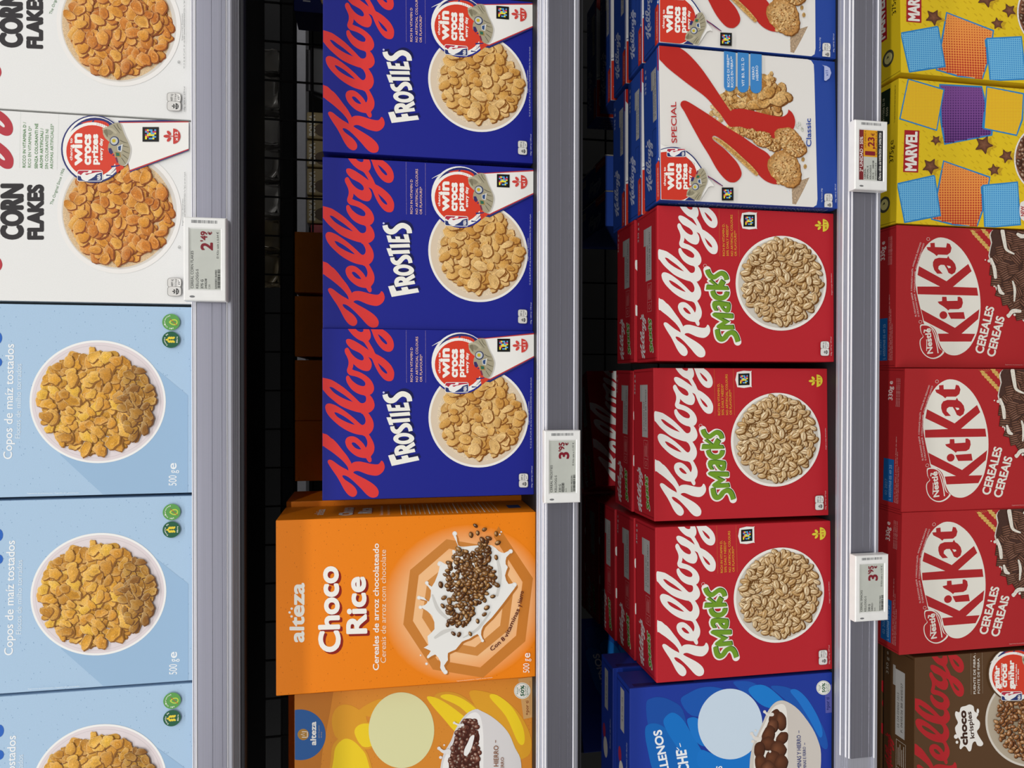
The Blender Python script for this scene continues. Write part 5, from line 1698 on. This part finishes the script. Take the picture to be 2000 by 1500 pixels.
# ------------------------------------------------------------------ yellow carton with comic panels
MV = (0.2083, 0.0401, S4, 0.1930, 0.252, -0.9)
def yellow_box():
    X, Y, s, w, h, rz = MV
    d = 0.066
    root = empty('cereal_box')
    carton(root, w, h, d, card_mat('yellow_card', '#E6C522', 0.42))
    A = face_art(X, Y, s, w, h, rz)
    z = Z(1740, 150, 5)
    A.part('background_pattern')
    for i in range(26):
        for j in range(24):
            x, y = 110 + i * 50 + (j % 2) * 25, 40 + j * 60
            if (i * 7 + j * 13) % 5 < 3:
                A.stroke(z([(x, y, 9), (x + 26, y + 22, 9)]), '#D4B01C', raw=True, cap=False, step=0)
    A.up()
    def panel(P, col, dots=None, dcol=None, grad=False):
        A.poly(z(P), '#2E86C4')
        cx, cy = sum(p[0] for p in P) / len(P), sum(p[1] for p in P) / len(P)
        def shrink(p):
            L = math.hypot(p[0] - cx, p[1] - cy)
            return (p[0] - (p[0] - cx) / L * 18, p[1] - (p[1] - cy) / L * 18)
        Q = [shrink(p) for p in P]
        A.poly(z(Q), col)
        if dots:
            xs, ys = [p[0] for p in Q], [p[1] for p in Q]
            x = min(xs)
            while x < max(xs):
                y = min(ys)
                while y < max(ys):
                    ins = False
                    for (x1, y1), (x2, y2) in zip(Q, Q[1:] + Q[:1]):
                        if (y1 > y) != (y2 > y) and x < (x2 - x1) * (y - y1) / (y2 - y1) + x1:
                            ins = not ins
                    if ins:
                        t = (y - min(ys)) / (max(ys) - min(ys))
                        rr = dots * (.15 + .36 * t if grad else .34)
                        A.ell(z((x, y)), rr / 5, rr / 5, dcol, n=8, step=0)
                    y += dots
                x += dots
            A.up()
    A.part('comic_panels')
    panel([(510,815),(972,975),(960,1050),(890,1060),(905,1300),(840,1480),(600,1450),(390,1395),(450,1100)], '#F09A4A', 25, '#C0402A', True)
    panel([(55,1040),(430,955),(490,1360),(290,1400),(130,1430)], '#74BCE6', 21, '#3F92D2')
    panel([(890,1055),(1240,1022),(1270,1450),(910,1480)], '#74BCE6', 21, '#3F92D2')
    panel([(470,70),(890,90),(930,250),(900,510),(995,530),(990,575),(520,665),(480,440)], '#7C4A92', 25, '#4A2466', True)
    panel([(165,15),(525,120),(450,530),(80,415)], '#EFCB2A', 13, '#E09A2A')
    panel([(930,90),(1300,160),(1290,420),(1230,580),(900,510)], '#EFCB2A', 13, '#E0902A')
    A.part('brand_lettering')
    A.poly(z([(132,520),(278,526),(265,936),(118,930)]), '#A8202A')
    A.text('MARVEL', z((250, 922)), z((260, 534)), 23, '#EFEBE4', .04)
    A.part('cereal_picture', FOOD)
    for cx, cy, r_, a in ((438, 620, 46, .4), (385, 875, 74, .2), (905, 665, 82, .1), (1125, 775, 62, .5), (1005, 910, 54, .8)):
        for off, c1, c2 in (((34, 10), '#CBA420', '#CBA420'), ((0, 0), '#8A5A40', '#5A3424')):
            pts = []
            for k in range(10):
                rr = r_ * (1.15 if k % 2 == 0 else .62)
                t = a + k * math.pi / 5
                pts.append((cx + off[0] + rr * math.cos(t), cy + off[1] + rr * math.sin(t)))
            A.fan(z(crom(pts, 3)), z((cx + off[0], cy + off[1])), c1, c2, step=0.00001)
    A.ell(z((1480, 800)), 56, 66, '#EFEBE4', n=50)
    A.ell(z((1480, 800)), 53, 63, '#8A5A44', n=50)
    grains(A, z((1480, 800)), 50, 60, 150, 5.5, ['#6A3E2A', '#7A4A34', '#53301F', '#9A7058'], 71, 4, '#3A1E12', .7)
    A.part('small_print')
    A.poly(z([(1260, 1230), (1330, 1225), (1330, 1400), (1270, 1395), (1250, 1330)]), '#EFEBE4', smooth=2)
    A.text('NEW', z((1300, 1362)), z((1298, 1262)), 7.5, '#B02A34', .03)
    A.build(root)
    T = metric_art(w, d)
    T.part('lid_lettering')
    T.poly([(.058, .026), (.122, .026), (.122, .046), (.058, .046)], '#A8202A')
    T.text('MARVEL', (.061, .029), (.119, .029), .014, '#EFEBE4', .04)
    T.text('375g', (.084, .008), (.106, .008), .008, '#3A3010', .01)
    T.text('e', (.108, .008), (.114, .008), .009, '#3A3010', .0)
    T.poly([(.138, .016), (.186, .016), (.186, .034), (.138, .034)], '#1E2A1C')
    T.text('10/11/2026 22 18', (.144, .027), (.176, .027), .004, '#B9B494', .0)
    T.text('0550', (.150, .020), (.162, .020), .004, '#B9B494', .0)
    T.text('To retain freshness fold down inner bag after use', (.136, .006), (.186, .006), .0022, '#3A3010')
    T.ell((.030, .024), .011, .011, '#4A4838', n=30)
    T.ell((.030, .024), .0075, .0075, '#C8BE7A', n=30)
    T.poly([(.026, .021), (.034, .024), (.030, .028), (.031, .023)], '#26261E')
    crease(T, [(.003, .002), (.003, d - .002)], '#8A7416', .0006)
    T.build(root, 'top', h)
    B = metric_art(d, h)
    B.part('side_lettering')
    for i in range(9):
        B.poly([(0.001, .235 - i * .026), (.006, .238 - i * .026), (.006, .230 - i * .026), (.001, .227 - i * .026)], '#A8202A', step=0)
    B.build(root, 'left', d)
    return root
mvb = yellow_box()
stand(mvb, MV[0], MV[1], MV[2], MV[5])
GY = 'yellow boxes with comic panels'
tag(mvb, 'yellow cereal box with comic panels and chocolate stars, beside the dark red boxes', 'cereal box', GY)
put(mvb, 0.4070, 0.0330, S4, 1.5, 'yellow cereal box with comic panels in the picture corner, partly cut off', GY)

# ------------------------------------------------------------------ brown carton with red script
CK = (-0.5690, 0.0340, S4, 0.193, 0.225)
def brown_box():
    X, Y, s, w, h = CK
    d = 0.060
    root = empty('cereal_box')
    carton(root, w, h, d, card_mat('brown_card', '#5B4028'))
    A = face_art(X, Y, s, w, h)
    z = Z(1620, 1220, 5.263)
    A.part('brand_lettering')
    script_logo(A, '#B8262C', 0.955, dv=0.002)
    SP = [(1290,920),(1300,890),(1335,900),(1350,850),(1400,835),(1440,820),(1480,840),(1490,890),(1530,920),(1510,960),(1545,1000),(1540,1060),(1515,1100),(1550,1170),(1580,1220),(1560,1248),(1520,1240),(1500,1200),(1470,1220),(1455,1290),(1430,1300),(1405,1260),(1380,1250),(1350,1280),(1335,1260),(1345,1200),(1310,1140),(1290,1060),(1320,1010),(1300,960)]
    A.part('splash_picture')
    A.poly(z(SP), '#EFECE6', smooth=3)
    for p, a, b in (((1524, 888), 2.4, 5), ((1300, 1150), 4, 4.4), ((1310, 1208), 2.6, 3)):
        A.ell(z(p), a, b, '#EFECE6', n=16)
    A.part('product_lettering')
    A.text('choco', z((1424, 1236)), z((1404, 880)), 13.5, '#3E2418', .06)
    A.text('krispies', z((1492, 1166)), z((1456, 892)), 9.2, '#3E2418', .03)
    A.part('claims_lettering')
    A.dots(z((1456, 715)), z((1452, 270)), 60, .36, '#C8B8A4')
    A.dots(z((1574, 704)), z((1568, 260)), 60, .36, '#C8B8A4')
    A.text('FUENTE DE FIBRA /', z((1503, 712)), z((1500, 285)), 4.6, '#EAE4DA', .012)
    A.text('FONTE DE FIBRA', z((1545, 706)), z((1541, 345)), 4.6, '#EAE4DA', 0)
    A.part('bowl_picture')
    c = z((2080, 985))
    bowl(A, c, 91, 91, '#DAD3C8', '#8A7658', '#B9AC98', .955)
    A.part('cereal_picture', FOOD)
    grains(A, (c[0] + 4, c[1]), 76, 78, 420, 5.4, ['#A86A34', '#9A5E2C', '#B87C44', '#8A5026', '#C08A54'], 81, 3.6, '#3A1E0E', .6)
    A.part('prize_badge')
    def words(A, g):
        for t, x, y0, y1, hh, b in (('puedes', 1696, 585, 480, 3.0, .03), ('ganar', 1738, 655, 415, 11, .055), ('cada día premios', 1766, 655, 390, 3.2, .03), ('crocs', 1814, 640, 395, 12, .055), ('pode', 1838, 560, 470, 3.0, .03), ('ganhar', 1886, 658, 360, 11, .055), ('prémios todos', 1914, 620, 400, 3.2, .03), ('os días', 1934, 560, 450, 3.0, .03)):
            A.text(t, z((x, y0)), z((x, y1)), hh, '#F6F3EC', b)
    g = Sub(205, 775, *z((1660, 520)), 0.083)
    prize_badge(A, g, '#5B4028', (z([(1960, 250), (2400, 200), (2400, 500), (2050, 700)]), z([(1960, 258), (2400, 208), (2400, 492), (2050, 690)]), z([(1960, 264), (2400, 214), (2400, 486), (2050, 684)])), words)
    A.stroke(z([(1640, 385, 2), (1680, 350, 7), (1720, 330, 14)]), '#F4F2EC')
    A.build(root)
    T = metric_art(w, d)
    T.part('lid_lettering')
    T.poly([(.072, .018), (.164, .018), (.164, .036), (.072, .036)], '#B9B6B2')
    T.poly([(.140, .036), (.168, .036), (.168, .041), (.140, .041)], '#A9A5A1')
    T.text('L6 124 034060 1013', (.084, .029), (.132, .029), .0038, '#5A5450', .01)
    T.text('P. 04/05/26 BB 04/05/27', (.080, .022), (.148, .022), .0038, '#4A4440', .01)
    T.outline([(.012, .016), (.066, .016), (.066, .034), (.012, .034)], .0006, '#C4B8AC')
    T.stroke([(.028, .016), (.028, .034)], '#C4B8AC', .0006, raw=True)
    T.ring((.020, .025), .004, .004, .0008, '#C4B8AC', 14)
    for i in range(4):
        T.poly([(.032, .019 + i * .0035), (.062 - .006 * (i % 2), .019 + i * .0035), (.062 - .006 * (i % 2), .0202 + i * .0035), (.032, .0202 + i * .0035)], '#C4B8AC', step=0)
    T.up()
    T.text('330 g e', (.150, .050), (.182, .050), .005, '#B8AC9C', .01)
    script_logo(T, '#B8262C', 0.22, at=(.060, .056), s_tail=True)
    crease(T, [(w - .004, .002), (w - .004, d - .002)], '#33210F', .0006)
    T.build(root, 'top', h)
    return root
ckb = brown_box()
stand(ckb, CK[0], CK[1], CK[2])
GC = 'brown boxes with red script'
tag(ckb, 'brown cereal box with red script and white splash, beside the dark red boxes', 'cereal box', GC)
put(ckb, -0.5720, 0.0990, S4, 0, 'brown cereal box standing in the dark behind the brown box with the splash', GC)

# ------------------------------------------------------------------ what shows through the wire mesh
struct('added_dark_backdrop', box_bm(-1.6, 1.6, 1.22, 1.25, 0.0, 2.05), plain('black_backdrop', '#0C0C0E', 0.7))  # added black sheet, hides the bright floor and ceiling beyond the mesh
nx = empty('gondola_shelf', (0, 0, 0))
tag(nx, 'pale shelf of the next aisle seen through the wire mesh behind the deep blue boxes', 'shelf')
bm_obj('shelf_board', box_bm(-1.25, 1.25, 1.112, 1.215, CZ + 0.200, CZ + 0.216, 0.001), plain('pale_shelf_paint', '#E6E6EE', 0.4), nx)
bm_obj('front_lip', box_bm(-1.25, 1.25, 1.10, 1.111, CZ + 0.196, CZ + 0.2195, 0.001), bpy.data.materials['pale_shelf_paint'], nx)
nx2 = empty('gondola_shelf', (0, 0, 0))
tag(nx2, 'lower dark shelf of the next aisle with tan packs, seen through the wire mesh', 'shelf')
bm_obj('shelf_board', box_bm(-1.25, 1.25, 0.78, 0.95, CZ + 0.060, CZ + 0.074, 0.001), STEEL, nx2)
nx3 = empty('gondola_shelf', (0, 0, 0))
tag(nx3, 'upper dark shelf of the next aisle with wrapped packs, seen through the wire mesh', 'shelf')
bm_obj('shelf_board', box_bm(-1.25, 1.25, 0.78, 0.855, CZ + 0.190, CZ + 0.216, 0.001), STEEL, nx3)
TAN = card_mat('tan_pack_film', '#A89468', 0.35)
def tan_pack():
    root = empty('coffee_pack')
    bm = box_bm(0, 0.058, 0, 0.05, 0, 0.088, 0.004, 3)
    bm_obj('pack_body', bm, TAN, root)
    A = metric_art(0.058, 0.088)
    A.part('pack_print')
    A.ell((.020, .050), .015, .022, '#5E4A34')
    A.text('BONKA', (.006, .070), (.052, .070), .013, '#E8E2D4', .04)
    A.build(root)
    return root
tp = tan_pack()
for i, (x, t) in enumerate(((0.335, 'tan coffee pack behind the wire mesh, nearest the shaded orange cartons'), (0.396, 'tan coffee pack behind the wire mesh, second from the shaded orange cartons'), (0.457, 'tan coffee pack behind the wire mesh, third from the shaded orange cartons'), (0.518, 'tan coffee pack behind the wire mesh, fourth from the shaded orange cartons'))):
    o = tp if i == 0 else copy_tree(tp)
    o.location = (x, 0.790, CZ + 0.0745)
    tag(o, t, 'coffee pack', 'tan packs behind the mesh')
rp = empty('biscuit_pack')
bm_obj('pack_body', box_bm(0, 0.030, 0, 0.05, 0, 0.080, 0.004, 3), plain('red_pack_film', '#B01E2C', 0.35), rp)
rp.location = (0.303, 0.790, CZ + 0.0745)
tag(rp, 'small red pack behind the wire mesh beside the tan packs', 'pack')
def wrapped_pack(wd, hh, body, cap):
    root = empty('wrapped_pack')
    r = random.Random(int(wd * 1e4))
    bm = box_bm(0, wd, 0, 0.05, 0, hh * .62, 0.006, 3)
    bmesh.ops.subdivide_edges(bm, edges=bm.edges[:], cuts=2, use_grid_fill=True)
    for v in bm.verts:
        v.co += Vector((r.uniform(-1, 1), r.uniform(-1, 1), r.uniform(-1, 1) if v.co.z > .004 else 0)) * .0022
    bm_obj('pack_body', bm, body, root, True)
    bm = box_bm(0.004, wd - .004, 0.004, 0.046, hh * .62 - .004, hh, 0.006, 3)
    bm_obj('pack_top', bm, cap, root, True)
    return root
FILM = clear_mat('clear_wrap', '#8A8680', 1.0, 0.15)
DRED = plain('dark_red_film', '#5E0E18', 0.4)
for i, (x, wd, b, t) in enumerate(((0.655, .05, 0, 'nearest the picture edge'), (0.575, .072, 0, 'second from the picture edge'), (0.500, .06, 1, 'pale with a red top, third from the edge'), (0.425, .066, 0, 'fourth from the picture edge'), (0.350, .066, 1, 'fifth from the picture edge'), (0.275, .064, 2, 'tan one with no red top'), (0.200, .066, 2, 'tan one, deepest behind the shaded orange cartons'))):
    o = wrapped_pack(wd, .075 + .004 * (i % 3), (FILM, plain('pale_film', '#B9B6B0', .3), plain('tan_film', '#8A7C60', .2))[b], (DRED, DRED, bpy.data.materials.get('tan_film') or DRED)[b])
    o.location = (x, 0.792, CZ + 0.2165)
    tag(o, 'wrapped pack behind the wire mesh, ' + t, 'food pack', 'wrapped packs behind the mesh')
nb = empty('cereal_box', (0.548, 0.30, S2 + CZ), 0)
carton(nb, 0.150, 0.312, 0.06, card_mat('navy_card', '#1B2460'))
A = metric_art(0.150, 0.312)
A.part('front_lettering')
A.text('Nestlé', (.015, .288), (.055, .288), .011, '#B9B9C4', .03)
A.ell((.055, .266), .045, .012, '#A8743C')
A.text('EXTRAFINAS', (.015, .262), (.095, .262), .010, '#E0C898', .03)
A.ell((.075, .215), .055, .03, '#C8C2B0')
A.ell((.075, .215), .050, .026, '#3A3A30')
A.build(nb)
tag(nb, 'navy carton standing in the shade behind the deep blue box at the picture edge', 'cereal box')

bg = empty('coffee_pouch', (0.600, 0.790, CZ + 0.0745))
bm = box_bm(0, 0.115, 0, 0.05, 0, 0.082, 0.006, 3)
for v in bm.verts:
    k = v.co.z / 0.082
    v.co.x += (0.028 - 0.02 * (v.co.x / 0.115)) * k * k
    v.co.y += (0.025 - v.co.y) * 0.6 * k
bm_obj('pouch_body', bm, plain('black_pouch_film', '#1C1A1E', 0.35), bg, True)
bm_obj('seal_strip', box_bm(0.030, 0.120, 0.023, 0.027, 0.080, 0.092, 0.001), plain('dark_seal_film', '#2A262C', 0.3), bg)
tag(bg, 'dark coffee pouch behind the wire mesh, beside the tan packs', 'pouch')
